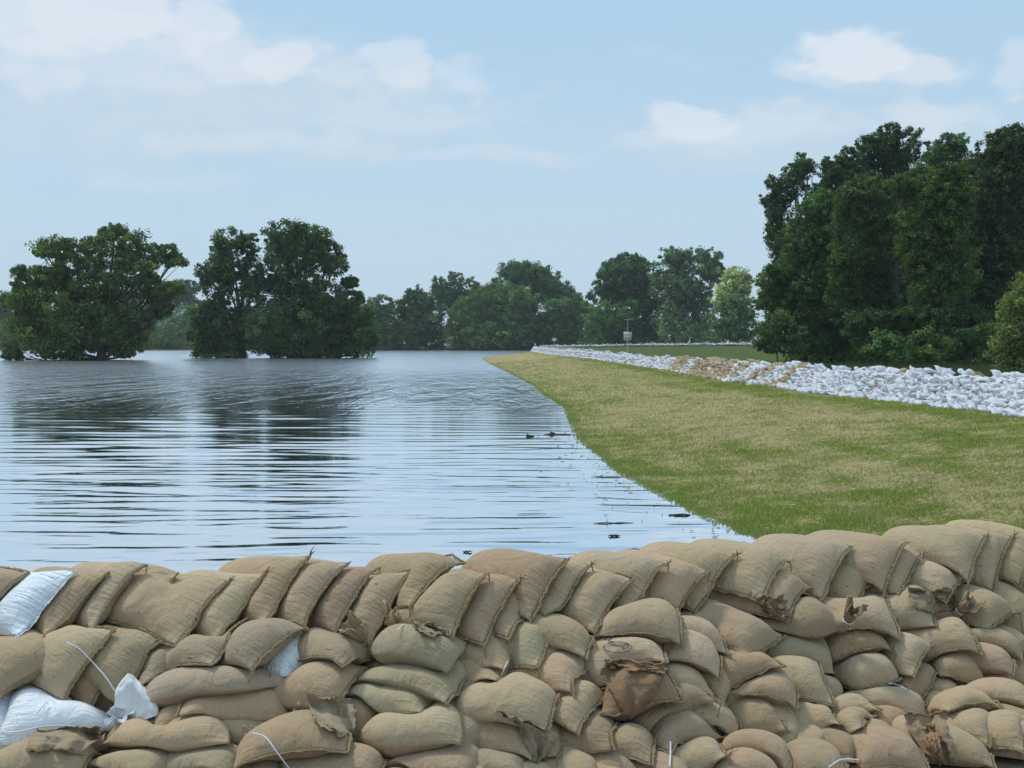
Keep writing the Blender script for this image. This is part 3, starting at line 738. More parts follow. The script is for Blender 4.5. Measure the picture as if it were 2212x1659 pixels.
# white strips of the cable ties, read off the photograph (crop, points)
for pts in [(1,(-10,1283),(120,1275),(250,1248),(390,1240),(510,1248)), (1,(1545,1245),(1600,1310),(1670,1400),(1745,1500)), (1,(690,1030),(640,950),(560,860),(480,780),(402,738)),
            (2,(425,620),(405,645),(385,668)), (2,(1052,852),(1035,890),(1016,932)), (3,(22,1490),(24,1560),(18,1650)), (3,(1148,1563),(1080,1608),(1000,1658)),
            (3,(1372,1134),(1430,1145),(1494,1176)), (1,(290,1095),(260,1120),(225,1160))]:
    c = pts[0]; W3 = []; ow = None
    for q in pts[1:]:
        h, o_ = hit(*px2(c, *q), off=.02); W3.append(h); ow = o_ if o_ is not None else ow
    W3 = np.array(W3)
    ys = W3[:, 1]; W3[:, 1] = np.minimum(ys, np.median(ys) + .03)        # a stiff strip: stays straight across hollows
    tail(W3, .0026 if c != 3 else .003, BAGOBJ[ow if ow is not None else 0][0], M_TIE, 'cable_tie', taper=False)
# loose ends of the hem thread at the ears
for i, (ob, V, lp, o, base) in BAGOBJ.items():
    if i in NECKS: continue
    white = POSES[i][7] == 'w'; g = np.random.default_rng(100+i)
    ears = [c for c in (0, NY) if g.random() < (.75 if i < len(TOP) else .45)]
    for c in ears:
        p = V[lp[c]] + base; q = o[c]
        # small tuft of gathered cloth on the ear
        L1 = g.uniform(.03, .10); sw = g.normal(0, .012, 2)
        pts = [p - q*.006, p + q*.004 + np.array([0, -.004, -.004]), p + q*.002 + np.array([sw[0]*.5, -.008, -L1*.5]), p + np.array([sw[0], -.009, -L1])]
        tail(pts, .0032 if not white else .0018, ob, M_WTHREAD if white else M_SEAM, 'thread', n=5)
        if g.random() < .5:
            mb = MB()
            for _ in range(5):
                d = q*.018 + g.normal(0, .008, 3) + np.array([0, 0, .004]); mb.tube([p - base, p - base + d*.6, p - base + d*1.2 + g.normal(0, .004, 3)], [.0026, .0016, .0007], 4)
            mb.build('tuft', M_SEAM if not white else M_WTHREAD, ob)
# the white sack's empty upper half, a stiff folded sheet standing up from its tied throat
wi = near_bag(1,690,1090,150,1110); ob, V, lp, o, base = BAGOBJ[wi]; fr_ = V[np.abs(BU[:, 0]) < 1e-6].mean(0) + base
Lp = [(640,1130),(668,1080),(698,1000),(703,900),(738,845),(780,800)]; Rp = [(962,1052),(966,1020),(950,965),(905,900),(850,850),(808,806)]
sh = np.array(proj(fr_)) - np.array(px2(1, 672, 1112)); g = np.random.default_rng(9); nS, nT = 18, 18; FV = []
for lay in (0, 1):
    for t in np.linspace(0, 1, nT):
        a_ = np.array([np.interp(t*5, range(6), [q[k] for q in Lp]) for k in (0, 1)]); b_ = np.array([np.interp(t*5, range(6), [q[k] for q in Rp]) for k in (0, 1)])
        for s_ in np.linspace(0, 1, nS):
            q = a_*(1-s_) + b_*s_; q = q + np.array([0, 14*math.sin(PI*s_)*(1-t)]); px, py = px2(1, *q); px += sh[0]; py += sh[1]
            bul = math.sin(PI*s_)**.6*math.sin(PI*min(1, .12+t*.88))**.5
            dep = fr_[1] - .03 + .05*t + .022*math.sin(5*s_+2.2*t) + .012*mnoise.noise(Vector((s_*6, t*6, 2))) + .008*abs(mnoise.noise(Vector((s_*13, t*9, 5)))) + (1 if lay else -1)*(.002 + .016*bul)
            FV.append(at(px, py, dep) - base)
FQ = []; o2 = nS*nT
for i_ in range(nT-1):
    for j_ in range(nS-1):
        k_ = i_*nS+j_; FQ.append((k_, k_+1, k_+nS+1, k_+nS)); FQ.append((o2+k_, o2+k_+nS, o2+k_+nS+1, o2+k_+1))
rim = [j_ for j_ in range(nS)] + [i_*nS+nS-1 for i_ in range(1, nT)] + [(nT-1)*nS+j_ for j_ in range(nS-2, -1, -1)] + [i_*nS for i_ in range(nT-2, 0, -1)]
for k_ in range(len(rim)): a_, b_ = rim[k_], rim[(k_+1) % len(rim)]; FQ.append((a_, o2+a_, o2+b_, b_))
me = new_mesh('flap', FV, np.array(FQ)); smooth(me); fo = link('flap', me, M_WHITE, ob); fo.color = ob.color
# torn and empty mouths lying as loose cloth over the sacks below
def drape(c, Lq, Rq, col, seed, bagkey, label=None, fold=.014, lift=.016, hem=None):
    ob = BAGOBJ[near_bag(*bagkey)][0]; base = np.array(ob.location); g = np.random.default_rng(seed); nS, nT = 22, 20; n_ = len(Lq)-1
    PX = np.zeros((nT, nS, 2)); Dp = np.zeros((nT, nS))
    for a_ in range(nT):
        t = a_/(nT-1); l_ = np.array([np.interp(t*n_, range(n_+1), [q[k] for q in Lq]) for k in (0, 1)]); r_ = np.array([np.interp(t*n_, range(n_+1), [q[k] for q in Rq]) for k in (0, 1)])
        l_ = l_ + g.normal(0, 7, 2); r_ = r_ + g.normal(0, 7, 2)
        for b_ in range(nS):
            s_ = b_/(nS-1); q = l_*(1-s_) + r_*s_
            if a_ in (0, nT-1): q = q + np.array([0, 14*math.sin(s_*9+seed) + g.normal(0, 5)])
            PX[a_, b_] = px2(c, *q); Dp[a_, b_] = hit(*PX[a_, b_], off=0)[0][1]
    for _ in range(5): Dp = np.minimum(Dp, (np.roll(Dp, 1, 0)+np.roll(Dp, -1, 0)+np.roll(Dp, 1, 1)+np.roll(Dp, -1, 1))/4 + .004) if _ < 2 else (lambda P_: (P_[:-2, 1:-1]+P_[2:, 1:-1]+P_[1:-1, :-2]+P_[1:-1, 2:]+2*P_[1:-1, 1:-1])/6)(np.pad(Dp, 1, mode='edge'))
    V0 = []
    for lay in (0, 1):
        for a_ in range(nT):
            for b_ in range(nS):
                s_, t = b_/(nS-1), a_/(nT-1)
                f_ = fold*(.8*math.sin(13*s_ + 3*t*math.sin(seed) + seed) + .7*mnoise.noise(Vector((s_*7, t*3, seed))) + .5*abs(mnoise.noise(Vector((s_*12, t*10, seed+4)))))
                V0.append(at(PX[a_, b_, 0], PX[a_, b_, 1], Dp[a_, b_] - lift - f_ - (0 if lay else .003)) - base)
    FQ = []; o2 = nS*nT
    for i_ in range(nT-1):
        for j_ in range(nS-1):
            k_ = i_*nS+j_; FQ.append((k_, k_+nS, k_+nS+1, k_+1)); FQ.append((o2+k_, o2+k_+1, o2+k_+nS+1, o2+k_+nS))
    rim = [j_ for j_ in range(nS)] + [i_*nS+nS-1 for i_ in range(1, nT)] + [(nT-1)*nS+j_ for j_ in range(nS-2, -1, -1)] + [i_*nS for i_ in range(nT-2, 0, -1)]
    for k_ in range(len(rim)): a_, b_ = rim[k_], rim[(k_+1) % len(rim)]; FQ.append((a_, b_, o2+b_, o2+a_))
    V0 = np.array(V0); me = new_mesh('loose_cloth', V0, np.array(FQ)); smooth(me); o = link('loose_cloth', me, M_BURLAP, ob); o.color = (*col, 1)
    if label: o['label'] = label
    idx = [j_ for j_ in range(nS)] if hem != 'bottom' else [(nT-1)*nS+j_ for j_ in range(nS)]
    mb = MB(); mb.tube(spline(V0[idx], 2), .0046, 5); mb.build('hem', M_SEAM, o)
drape(2, [(1650,845),(1610,930),(1690,1060),(1750,1190)], [(2015,895),(1960,1000),(1900,1100),(1830,1195)], (.30,.19,.115), 2, (2,1860,1190,1770,850), 'torn brown cloth of a split sack')
drape(2, [(1645,862),(1660,880),(1680,895)], [(2020,885),(2010,905),(2005,925)], (.36,.21,.12), 5, (2,1860,1190,1770,850), 'rust-coloured rolled edge', fold=.014, lift=.034)
drape(3, [(1455,1350),(1530,1480),(1620,1590),(1690,1650)], [(1740,1320),(1735,1420),(1765,1500),(1785,1600)], (.36,.25,.165), 3, (3,1900,1570,1750,1320), 'wide loose mouth folded over the sack below', fold=.02)
drape(3, [(1590,1410),(1620,1500),(1650,1570)], [(1660,1400),(1700,1490),(1700,1580)], (.38,.24,.14), 7, (3,1900,1570,1750,1320), 'rust-stained patch of the loose mouth', fold=.008, lift=.046)
drape(1, [(1845,1060),(1870,1130),(1900,1210),(1990,1280)], [(2110,1080),(2150,1160),(2150,1250),(2130,1310)], (.37,.29,.20), 4, (2,70,1180,650,1200), fold=.016, hem='bottom')
drape(1, [(225,1255),(190,1300),(165,1380)], [(600,1240),(610,1320),(500,1395)], (.39,.30,.20), 6, (1,540,1230,1240,1180), fold=.02, hem='bottom')
drape(3, [(560,610),(585,680),(625,715)], [(735,600),(752,680),(750,750)], (.28,.19,.12), 8, (3,1030,920,680,730), fold=.016)
drape(2, [(965,1150),(1110,1220),(1150,1330),(1215,1440)], [(1210,1230),(1360,1290),(1330,1360),(1250,1450)], (.38,.30,.21), 9, (2,1220,1450,840,1290), fold=.018, hem='bottom')
drape(3, [(1500,560),(1510,610),(1520,680)], [(1790,560),(1800,620),(1790,690)], (.31,.235,.16), 10, (3,1780,690,1530,550), fold=.014)
drape(2, [(470,610),(500,650),(540,700)], [(620,640),(680,660),(700,690)], (.36,.28,.19), 11, (2,1100,740,590,600), fold=.014)
# handwriting on the marked sack
ink = []
def bow(cx, cy, rx, ry, a0, a1, n=22): return [(cx + rx*math.cos(a), cy + ry*math.sin(a)) for a in np.linspace(a0, a1, n)]
ink += [[(1715,622),(1690,615),(1662,622),(1672,633),(1700,638),(1690,650),(1655,648)], [(1722,655),(1772,628)], [(1735,668),(1755,650),(1775,658),(1752,672),(1790,680)],
        bow(1808, 712, 84, 32, -2.5, 3.6), [(1850,690),(1872,702),(1852,722),(1835,712),(1850,695)], [(1760,690),(1800,700),(1835,700)]]
mi = near_bag(2,2000,770,1560,670)
ob, V, lp, o, base = BAGOBJ[mi]
OB = BVHTree.FromPolygons((V+base).tolist(), QUADS.tolist()); mb = MB(); okn = 0
bpx = bag_px(mi); cpx = px2(2, 1785, 715)
for ln in ink:
    P = []
    for q in ln:
        px, py = px2(2, *q); px += bpx[0]-cpx[0]; py += bpx[1]-cpx[1] - 9; d = ray(px, py); r = OB.ray_cast(Vector(CAM), Vector(d/np.linalg.norm(d)))
        if r[0] is not None: P.append(np.array(r[0]) - base + np.array([0, -.001, .0005]))
    if len(P) > 2: mb.tube(spline(np.array(P), 3)  , .0015, 5); okn += 1
if okn: mb.build('ink_marks', M_INK, ob)

# bank of fill the sacks lie on
xs = np.linspace(-3.0, 3.9, 86); cols = []
prof = [(-3.4, 0), (-1.55, 0), (-1.2, 0), (-.8, 0), (-.4, 0), (0.02, 0), (.4, 0), (.75, 0), (1.1, 0), (1.5, 0), (1.9, 0)]
V = []
for x in xs:
    yr = ridge_y(x)
    for t, _ in prof:
        y = yr + t
        z = RZ - .235 - TT*max(0, .02-t) if t < .02 else RZ - .235 - max(0, t-.22)*.75
        V.append((x, y, max(z - max(0, abs(x-.45)-3.05)*1.8, .69 if t < 0 else -.4) + .012*mnoise.noise(Vector((x*4, y*4, 0)))))
n = len(prof); F = [(i*n+j, (i+1)*n+j, (i+1)*n+j+1, i*n+j+1) for i in range(len(xs)-1) for j in range(n-1)]
m, nn_, b, _o = mat('packed_fill'); tc = nn_.nodes.new('ShaderNodeTexCoord')
f = tex(nn_, 'noise', 14, tc.outputs['Object'], Detail=5).outputs['Fac']
nn_.links.new(ramp(nn_, f, [(.3, (.16, .115, .07)), (.7, (.30, .22, .13))]), b.inputs['Base Color']); b.inputs['Roughness'].default_value = 1
nn_.links.new(bump(nn_, f, .8, .03), b.inputs['Normal'])
me = new_mesh('sand_bank', V, np.array(F)); smooth(me); tag(link('sand_bank', me, m), kind='structure')
# ------------------------------------------------------------------ terrain
def vnoise(x, y, s, seed=0):
    """smooth value noise on numpy arrays, about -1..1"""
    x = np.asarray(x)*s; y = np.asarray(y)*s; xi = np.floor(x).astype(np.int64); yi = np.floor(y).astype(np.int64); fx, fy = x-xi, y-yi
    fx = fx*fx*(3-2*fx); fy = fy*fy*(3-2*fy)
    def h(a, b):
        v = (a*374761393 + b*668265263 + seed*2147483647) & 0xffffffff; v = ((v ^ (v >> 13))*1274126177) & 0xffffffff
        return ((v ^ (v >> 16)) & 0xffff)/32767.5 - 1
    return (h(xi, yi)*(1-fx) + h(xi+1, yi)*fx)*(1-fy) + (h(xi, yi+1)*(1-fx) + h(xi+1, yi+1)*fx)*fy
def fbm(x, y, s, seed=0, o=4): return sum(vnoise(x, y, s*2**k, seed+k)*.5**k for k in range(o))/1.6
YW = [0, 9.5, 11.5, 14.35, 16.8, 20, 23, 26.2, 31, 36.8, 46, 58, 72, 110, 159, 193, 215, 240, 285, 330, 420, 3000]
XW = [8, 6.5, 4.6, 3.03, 2.52, 2.2, 1.9, 1.84, 1.62, 1.78, 1.98, 1.5, 1.15, -.64, -3.2, -4.6, -4.2, -2, 5, 13, 30, 400]
YC = [0, 14, 20, 26.6, 30, 34, 38.6, 46, 53.6, 62, 76.5, 99.7, 130, 165, 200, 240, 286, 300, 330, 420, 3000]
XC = [14, 13, 11.8, 10.9, 10.9, 10.4, 9.8, 9.55, 9.1, 9.0, 9.2, 8.8, 8.2, 6.2, 5.0, 4.0, 4.5, 9, 22, 60, 500]
def xw(y): return np.interp(y, YW, XW) + np.interp(y, [0, 12, 20, 40], [.2, .2, .12, 0])
def xc(y): return np.interp(y, YC, XC)
CREST = .75
FARL = [(8, 322, 1.30), (20, 300, 1.5), (30, 276, 1.75), (44, 243, 1.95), (75, 200, 2.0), (120, 160, 2.0)]
def farline(x, y):
    """distance to the far dyke's crest line and its height"""
    best = np.full(np.shape(x), 1e9); zz = np.zeros(np.shape(x))
    for (x0, y0, z0), (x1, y1, z1) in zip(FARL[:-1], FARL[1:]):
        dx, dy = x1-x0, y1-y0; t = np.clip(((x-x0)*dx + (y-y0)*dy)/(dx*dx+dy*dy), 0, 1)
        d = np.hypot(x-x0-t*dx, y-y0-t*dy); m = d < best; best = np.where(m, d, best); zz = np.where(m, z0+t*(z1-z0), zz)
    return best, zz
def height(x, y, detail=True):
    s = x - xw(y); S = np.maximum(xc(y)-xw(y), 3.0)
    t = np.clip(s/S, 0, 1)
    z = CREST*(.62*t + .38*(t*t*(3-2*t)))
    z = np.where(s < 0, .13*s, z)
    back = s - S - 3.2
    z = np.where(back > 0, np.maximum(CREST - back*.30, .12), z)
    z = np.maximum(z, -1.6)
    shore = np.clip((y-432)*.06, -1.6, .45); z = np.where(y > 400, np.maximum(z, shore), z)
    fd, fz = farline(x, y); z = np.maximum(z, np.where(s > 0, fz - .10 - np.maximum(fd-2, 0)*.055, -9))
    # the dyke goes on under the camera and the near wall
    k = np.clip((9.4 - y)/2.2, 0, 1); z = z*(1-k) + .66*k
    if detail:
        am = np.clip((s-.25)*.8, 0, 1)*np.clip((y-6)/4, 0, 1)
        z = z + am*(.045*fbm(x, y, .35, 3) + .022*fbm(x, y, 1.7, 9, 3)) + .004*fbm(x, y, 1.1, 31, 3)
    return z
def dryness(x, y):
    """0 green .. 1 cut, dry grass"""
    s = x - xw(y); S = np.maximum(xc(y)-xw(y), 3.0); t = s/S
    streak = .6*fbm(x*1.0 + y*.25, y*.55, .9, 21, 4) + .8*fbm((x-xw(y))*1.6, y*.16, 1.0, 22, 3)
    band = np.exp(-((t-.36)/.26)**2)*1.0 - np.exp(-((t-.88)/.07)**2)*1.1*np.clip((y-22)/8, 0, 1) - np.exp(-((t-.33)/.05)**2)*.8*np.clip((y-50)/25, 0, 1) - np.exp(-((t-.02)/.05)**2)*.35
    near = np.clip((30-y)/16, 0, 1)*.42 + np.clip((15.5-y)/5, 0, 1)*.3
    far = np.clip((y-45)/60, 0, 1)*.35
    row_ = fbm(x*.9 - y*.55, x*.25 + y*.9, 1.9, 14, 3)
    d = .44 + band*.46 + far - near*.85 + streak*.62 + row_*.5 + .38*fbm(x, y, 3.3, 91, 2) + .30*fbm(x, y, .25, 5, 3)
    d = np.where(t > 1.25, -.3, d)
    return np.clip(d, 0, 1)
ys = [0.0]
y = 3.0
while y < 1200:
    ys.append(y); y += .14 if 9 < y < 22 else .26 if y < 40 else max(.5, y*.013)
ys = np.array([-8.0, -3] + ys)
ss = np.concatenate([-np.geomspace(1000, 3, 28), np.arange(-2.6, -.4, .3), np.arange(-.4, 9, .12), np.arange(9, 18, .4), np.geomspace(18.5, 1000, 56)])
Yg, Sg = np.meshgrid(ys, ss, indexing='ij'); Xg = Sg + xw(Yg)
Zg = height(Xg, Yg)
nI, nJ = Yg.shape
V = np.stack([Xg, Yg, Zg], -1).reshape(-1, 3); ii, jj = np.meshgrid(np.arange(nI-1), np.arange(nJ-1), indexing='ij')
F = np.stack([ii*nJ+jj, ii*nJ+jj+1, (ii+1)*nJ+jj+1, (ii+1)*nJ+jj], -1).reshape(-1, 4)
me = new_mesh('ground', V, F); smooth(me)
dr = dryness(Xg, Yg).ravel()
C_GREEN = np.array([.225, .255, .065]); C_DRY = np.array([.415, .350, .180]); C_EARTH = np.array([.16, .11, .07]); C_FIELD = np.array([.085, .120, .032])
def ground_col(x, y, dr):
    c = C_GREEN + (C_DRY - C_GREEN)*dr[:, None]
    e = np.clip(fbm(x*1.2, y*.7, 1.6, 77, 3)*2.2 - .5, 0, 1)[:, None]*np.clip(dr*2-.4, 0, 1)[:, None]
    c = c + (C_EARTH - c)*e*.7
    s = x - xw(y); S = np.maximum(xc(y)-xw(y), 3.0)
    f = np.clip((s - S - 2.5)/2, 0, 1)[:, None]; c = c + (C_FIELD - c)*f
    wet = np.clip(1 - np.abs(s+.1)/.35, 0, 1)[:, None]; c = c*(1 - .45*wet)
    under = (s < -.4)[:, None]; return np.where(under, np.array([.05, .045, .025]), c)
vcol(me, 'col', ground_col(V[:, 0], V[:, 1], dr))
m, n, b, out = mat('dyke_grass'); at_ = n.nodes.new('ShaderNodeAttribute'); at_.attribute_name = 'col'
geo = n.nodes.new('ShaderNodeNewGeometry'); pos = geo.outputs['Position']
f1 = tex(n, 'noise', 1.0, mapping(n, pos, (9, 5, 9)), Detail=8, Roughness=.75).outputs['Fac']
f2 = tex(n, 'noise', 1.0, mapping(n, pos, (2.2, .9, 2), (0, 0, .25)), Detail=5, Roughness=.6, Distortion=.6).outputs['Fac']
c = mix(n, mrange(n, f1, .25, .75), mix(n, 1.0, at_.outputs['Color'], (.55, .60, .5), 'MULTIPLY'), mix(n, 1.0, at_.outputs['Color'], (1.45, 1.35, 1.3), 'MULTIPLY'))
c = mix(n, mrange(n, f2, .35, .7, 0, .6), c, mix(n, 1.0, c, (1.15, 1.05, .9), 'MULTIPLY'))
n.links.new(c, b.inputs['Base Color']); b.inputs['Roughness'].default_value = 1; b.inputs['Specular IOR Level'].default_value = .1
n.links.new(bump(n, f1, 1.0, .07, bump(n, f2, .7, .12)), b.inputs['Normal'])
tag(link('ground', me, m), kind='structure')

# grass blades and mown straw on the water side of the dyke
g = np.random.default_rng(4)
NB = 330000
yy = 1/(g.uniform(1/150, 1/10.6, NB)); S_ = np.maximum(xc(yy)-xw(yy), 3)
sv = g.uniform(-.02, 1.12, NB)*S_ ; xx = xw(yy) + sv
edge = g.random(NB) < .05; xx[edge] = xw(yy[edge]) + g.normal(.02, .07, edge.sum()); e2_ = g.random(NB) < .0005; yy[e2_] = g.uniform(11, 30, e2_.sum()); xx[e2_] = xw(yy[e2_]) - np.abs(g.normal(0, .55, e2_.sum())) - .05
px = 1106 + FPX*xx/yy; k = (px < 2560) & (px > 900); xx, yy = xx[k], yy[k]; NB = len(xx)
d = dryness(xx, yy); clump = fbm(xx, yy, 2.2, 51, 2)
straw = g.random(NB) < d*.85
sc = 1 + yy/42
hh = np.where(straw, g.uniform(.008, .028, NB), g.uniform(.014, .046, NB)*(1+.8*clump.clip(-.6, 1)))*sc**.75
ln = np.where(straw, g.uniform(.05, .13, NB), g.uniform(.01, .045, NB))*sc**.75
wd = np.where(straw, .0055, .0075)*sc*g.uniform(.7, 1.3, NB)
th = g.uniform(0, 2*PI, NB); th = np.where(straw, g.normal(.45, .8, NB), th)
bz = height(xx, yy) - .006; inw = (xx < xw(yy) - .1); bz = np.where(inw, -.02, bz); straw = straw & ~inw; hh = np.where(inw, g.uniform(.01, .06, NB), hh); ln = np.where(inw, .01, ln)
P0 = np.stack([xx, yy, bz], 1); dirv = np.stack([np.cos(th), np.sin(th), np.zeros(NB)], 1)
sd = np.stack([g.normal(0, 1, NB)*.4+1, g.normal(0, .5, NB), np.zeros(NB)], 1); sd /= np.linalg.norm(sd, axis=1)[:, None]
sd = np.where(straw[:, None], np.stack([-np.sin(th), np.cos(th), np.full(NB, .6)], 1), sd)
tip = P0 + dirv*ln[:, None] + np.array([0, 0, 1])*hh[:, None]
Vb = np.empty((NB, 3, 3)); Vb[:, 0] = P0 - sd*wd[:, None]; Vb[:, 1] = P0 + sd*wd[:, None]; Vb[:, 2] = tip
cg = np.where(straw[:, None], C_DRY*1.2, np.array([.29, .335, .088]))*g.uniform(.65, 1.35, (NB, 1))
mixg = (~straw)[:, None]*np.clip(d[:, None]+.1, 0, .7); cg = cg + (np.array([.40, .365, .165])-cg)*mixg
me = new_mesh('grass', Vb.reshape(-1, 3), np.arange(NB*3).reshape(-1, 3)); vcol(me, 'col', np.repeat(cg, 3, 0))
def leafmat(name, trans=.35, vary=0):
    m, n, b, out = mat(name); a = n.nodes.new('ShaderNodeAttribute'); a.attribute_name = 'col'
    n.links.new(a.outputs['Color'], b.inputs['Base Color']); b.inputs['Roughness'].default_value = .7; b.inputs['Specular IOR Level'].default_value = .25
    t = n.nodes.new('ShaderNodeBsdfTranslucent'); n.links.new(mix(n, 1.0, a.outputs['Color'], (1.1, 1.3, .5), 'MULTIPLY'), t.inputs[0])
    ms = n.nodes.new('ShaderNodeMixShader'); ms.inputs[0].default_value = trans
    n.links.new(b.outputs[0], ms.inputs[1]); n.links.new(t.outputs[0], ms.inputs[2]); n.links.new(ms.outputs[0], out.inputs[0])
    return m
M_LEAF = leafmat('foliage', .3); M_GRASS = leafmat('grass_blade', .25)
tag(link('grass', me, M_GRASS), kind='stuff', label='short mown grass with straw on the dyke slope')

# ------------------------------------------------------------------ water
m, n, b, out = mat('flood_water'); geo = n.nodes.new('ShaderNodeNewGeometry'); pos = geo.outputs['Position']
b.inputs['Base Color'].default_value = (.030, .040, .034, 1); b.inputs['Roughness'].default_value = .035; b.inputs['IOR'].default_value = 1.6
sp = n.nodes.new('ShaderNodeSeparateXYZ'); n.links.new(pos, sp.inputs[0])
chop = tex(n, 'noise', 1.0, mapping(n, pos, (.42, 2.1, 1), (0, 0, R(3))), Detail=2, Roughness=.45, Distortion=.25).outputs['Fac']
long_ = tex(n, 'noise', 1.0, mapping(n, pos, (.30, 5.2, 1), (0, 0, R(-3))), Detail=2, Roughness=.5, Distortion=.35).outputs['Fac']
fine = tex(n, 'noise', 1.0, mapping(n, pos, (1.6, 11, 1), (0, 0, R(3))), Detail=2).outputs['Fac']
patch = tex(n, 'noise', 1.0, mapping(n, pos, (.035, .012, 1)), Detail=3).outputs['Fac']
wind = mrange(n, sp.outputs[1], 14, 60, WAVE[0], WAVE[1])
far_ = mrange(n, sp.outputs[1], 60, 260, 1.0, WAVE[2]); wind = math_(n, 'MULTIPLY', wind, far_)
wind = math_(n, 'MULTIPLY', wind, mrange(n, patch, .3, .7, .75, 1.25))
sw2 = tex(n, 'noise', 1.0, mapping(n, pos, (.75, .13, 1), (0, 0, R(4))), Detail=4, Roughness=.65, Distortion=.6).outputs['Fac']
a2 = math_(n, 'MULTIPLY', mrange(n, sp.outputs[1], 38, 75, 0, WAVE[4]), mrange(n, sp.outputs[1], 120, 260, 1, .3))
h = math_(n, 'ADD', math_(n, 'MULTIPLY', sw2, a2), math_(n, 'ADD', math_(n, 'MULTIPLY', fine, WAVE[5]), math_(n, 'MULTIPLY', chop, WAVE[3])))
nb = bump(n, math_(n, 'MULTIPLY', h, wind), 1.0, 1.0); n.links.new(nb, b.inputs['Normal'])
gl = n.nodes.new('ShaderNodeBsdfGlossy'); gl.inputs['Color'].default_value = (.93, .96, 1, 1); rg_ = n.nodes.new('ShaderNodeValToRGB'); n.links.new(mrange(n, sp.outputs[1], 0, 300), rg_.inputs[0]); e_ = rg_.color_ramp.elements; e_[0].position = .08; e_[0].color = (.03, .03, .03, 1); e_[1].position = .42; e_[1].color = (WAVE[8], WAVE[8], WAVE[8], 1); e3_ = e_.new(.19); e3_.color = (WAVE[9],)*3 + (1,); n.links.new(rg_.outputs[0], gl.inputs['Roughness']); n.links.new(nb, gl.inputs['Normal'])
fr = n.nodes.new('ShaderNodeFresnel'); fr.inputs['IOR'].default_value = 1.34
ms = n.nodes.new('ShaderNodeMixShader'); n.links.new(mrange(n, fr.outputs[0], .02, .40, .10, .96), ms.inputs[0]); n.links.new(b.outputs[0], ms.inputs[1]); n.links.new(gl.outputs[0], ms.inputs[2]); n.links.new(ms.outputs[0], out.inputs[0])
wy = [4.0, 6.0, 7.5]
while wy[-1] < 460: wy.append(wy[-1] + max(.075, wy[-1]**2/2944*.5))
wy = np.array(wy); uu = np.concatenate([-np.geomspace(300, .56, 22), np.linspace(-.54, .30, 620), np.geomspace(.33, 300, 22)])
WY, WU = np.meshgrid(wy, uu, indexing='ij'); WX = np.clip(WU*(WY + 2), -960, 960)
gw = np.random.default_rng(12); lam = np.geomspace(.22, 2.2, 36); dyw = np.maximum(.075, WY**2/2944*.5)
calm = np.clip(fbm(WX*.5, WY*.25, .22, 41, 3)*.9 + .75, .25, 1.4)
amp = np.interp(WY, [8, 14, 22, 40, 90, 300], WAVE[6:7] and [WAVE[6]*.45, WAVE[6]*.6, WAVE[6]*.9, WAVE[6]*1.1, WAVE[6]*1.3, WAVE[6]*1.2])
Hh = np.zeros(WX.shape); wx_ = WX + .25*fbm(WX, WY, .5, 3, 2); wy_ = WY + .22*fbm(WX, WY, .45, 8, 2)
for L_ in lam:
    th_ = gw.normal(0, R(13)); kx, ky = math.sin(th_)*2*PI/L_, math.cos(th_)*2*PI/L_
    wgt = np.clip((L_/dyw - 2.2)/2.5, 0, 1); sl_ = (1/math.sqrt(12))*(1.0 if L_ < 1.0 else (1.0/L_)**1.7)
    Hh += wgt*sl_*L_/(2*PI)*np.sin(kx*wx_ + ky*wy_ + gw.uniform(0, 6.28))*(1 + .6*vnoise(WX, WY, .35/L_**.5, int(L_*100)))
Hh *= amp*calm
Hh += np.interp(WY, [30, 60, 120, 400], [0, WAVE[7]*.03, WAVE[7]*.09, WAVE[7]*.16])*fbm(WX, WY*.17, .75, 71, 3)
Hh *= np.clip((WX - -50)*0 + 1, 0, 1)*np.clip((xw(WY) - WX)/1.2 + .25, .12, 1)
nI, nJ = WX.shape; ii, jj = np.meshgrid(np.arange(nI-1), np.arange(nJ-1), indexing='ij')
F = np.stack([ii*nJ+jj, ii*nJ+jj+1, (ii+1)*nJ+jj+1, (ii+1)*nJ+jj], -1).reshape(-1, 4)
me = new_mesh('water', np.stack([WX, WY, Hh], -1).reshape(-1, 3), F); smooth(me)
tag(link('water', me, m), kind='structure')
# twigs and flotsam: pixel of the picture -> point on the water
M_WOOD = plain('wet_wood', (.07, .05, .04), .8, nscale=40)
g = np.random.default_rng(8)
TW = [(1145,943,.10,.05,'dark lump of driftwood floating beside a longer stick far out on the water'), (1205,939,.34,.035,'long dark stick with a knobbed end floating far out from the grass bank'),
 (1040,1198,.04,.02,'tiny dark chip of wood floating just above the near wall'), (1068,1197,.13,.012,'thin twig floating beside a tiny chip just above the near wall'),
 (1325,1130,.26,.010,'longest straight twig lying flat on the calm water below the bank'), (1327,1158,.07,.018,'small dark knot of wood floating between the twig and the near wall'),
 (1310,1031,.26,.012,'slim twig floating where the grass bank narrows'), (1468,1113,.15,.022,'short thick stick touching the edge of the grass bank'),
 (1610,1179,.06,.014,'small chip of bark floating in the corner by the near wall'), (1148,1110,.2,.006,'hair-thin straw floating in open water left of the long twig'), (1378,1187,.12,.008,'fine twig floating beside the near wall, left of the grass'),
 (1010,1192,.05,.012,'small speck of bark floating just beyond the middle of the near wall')]
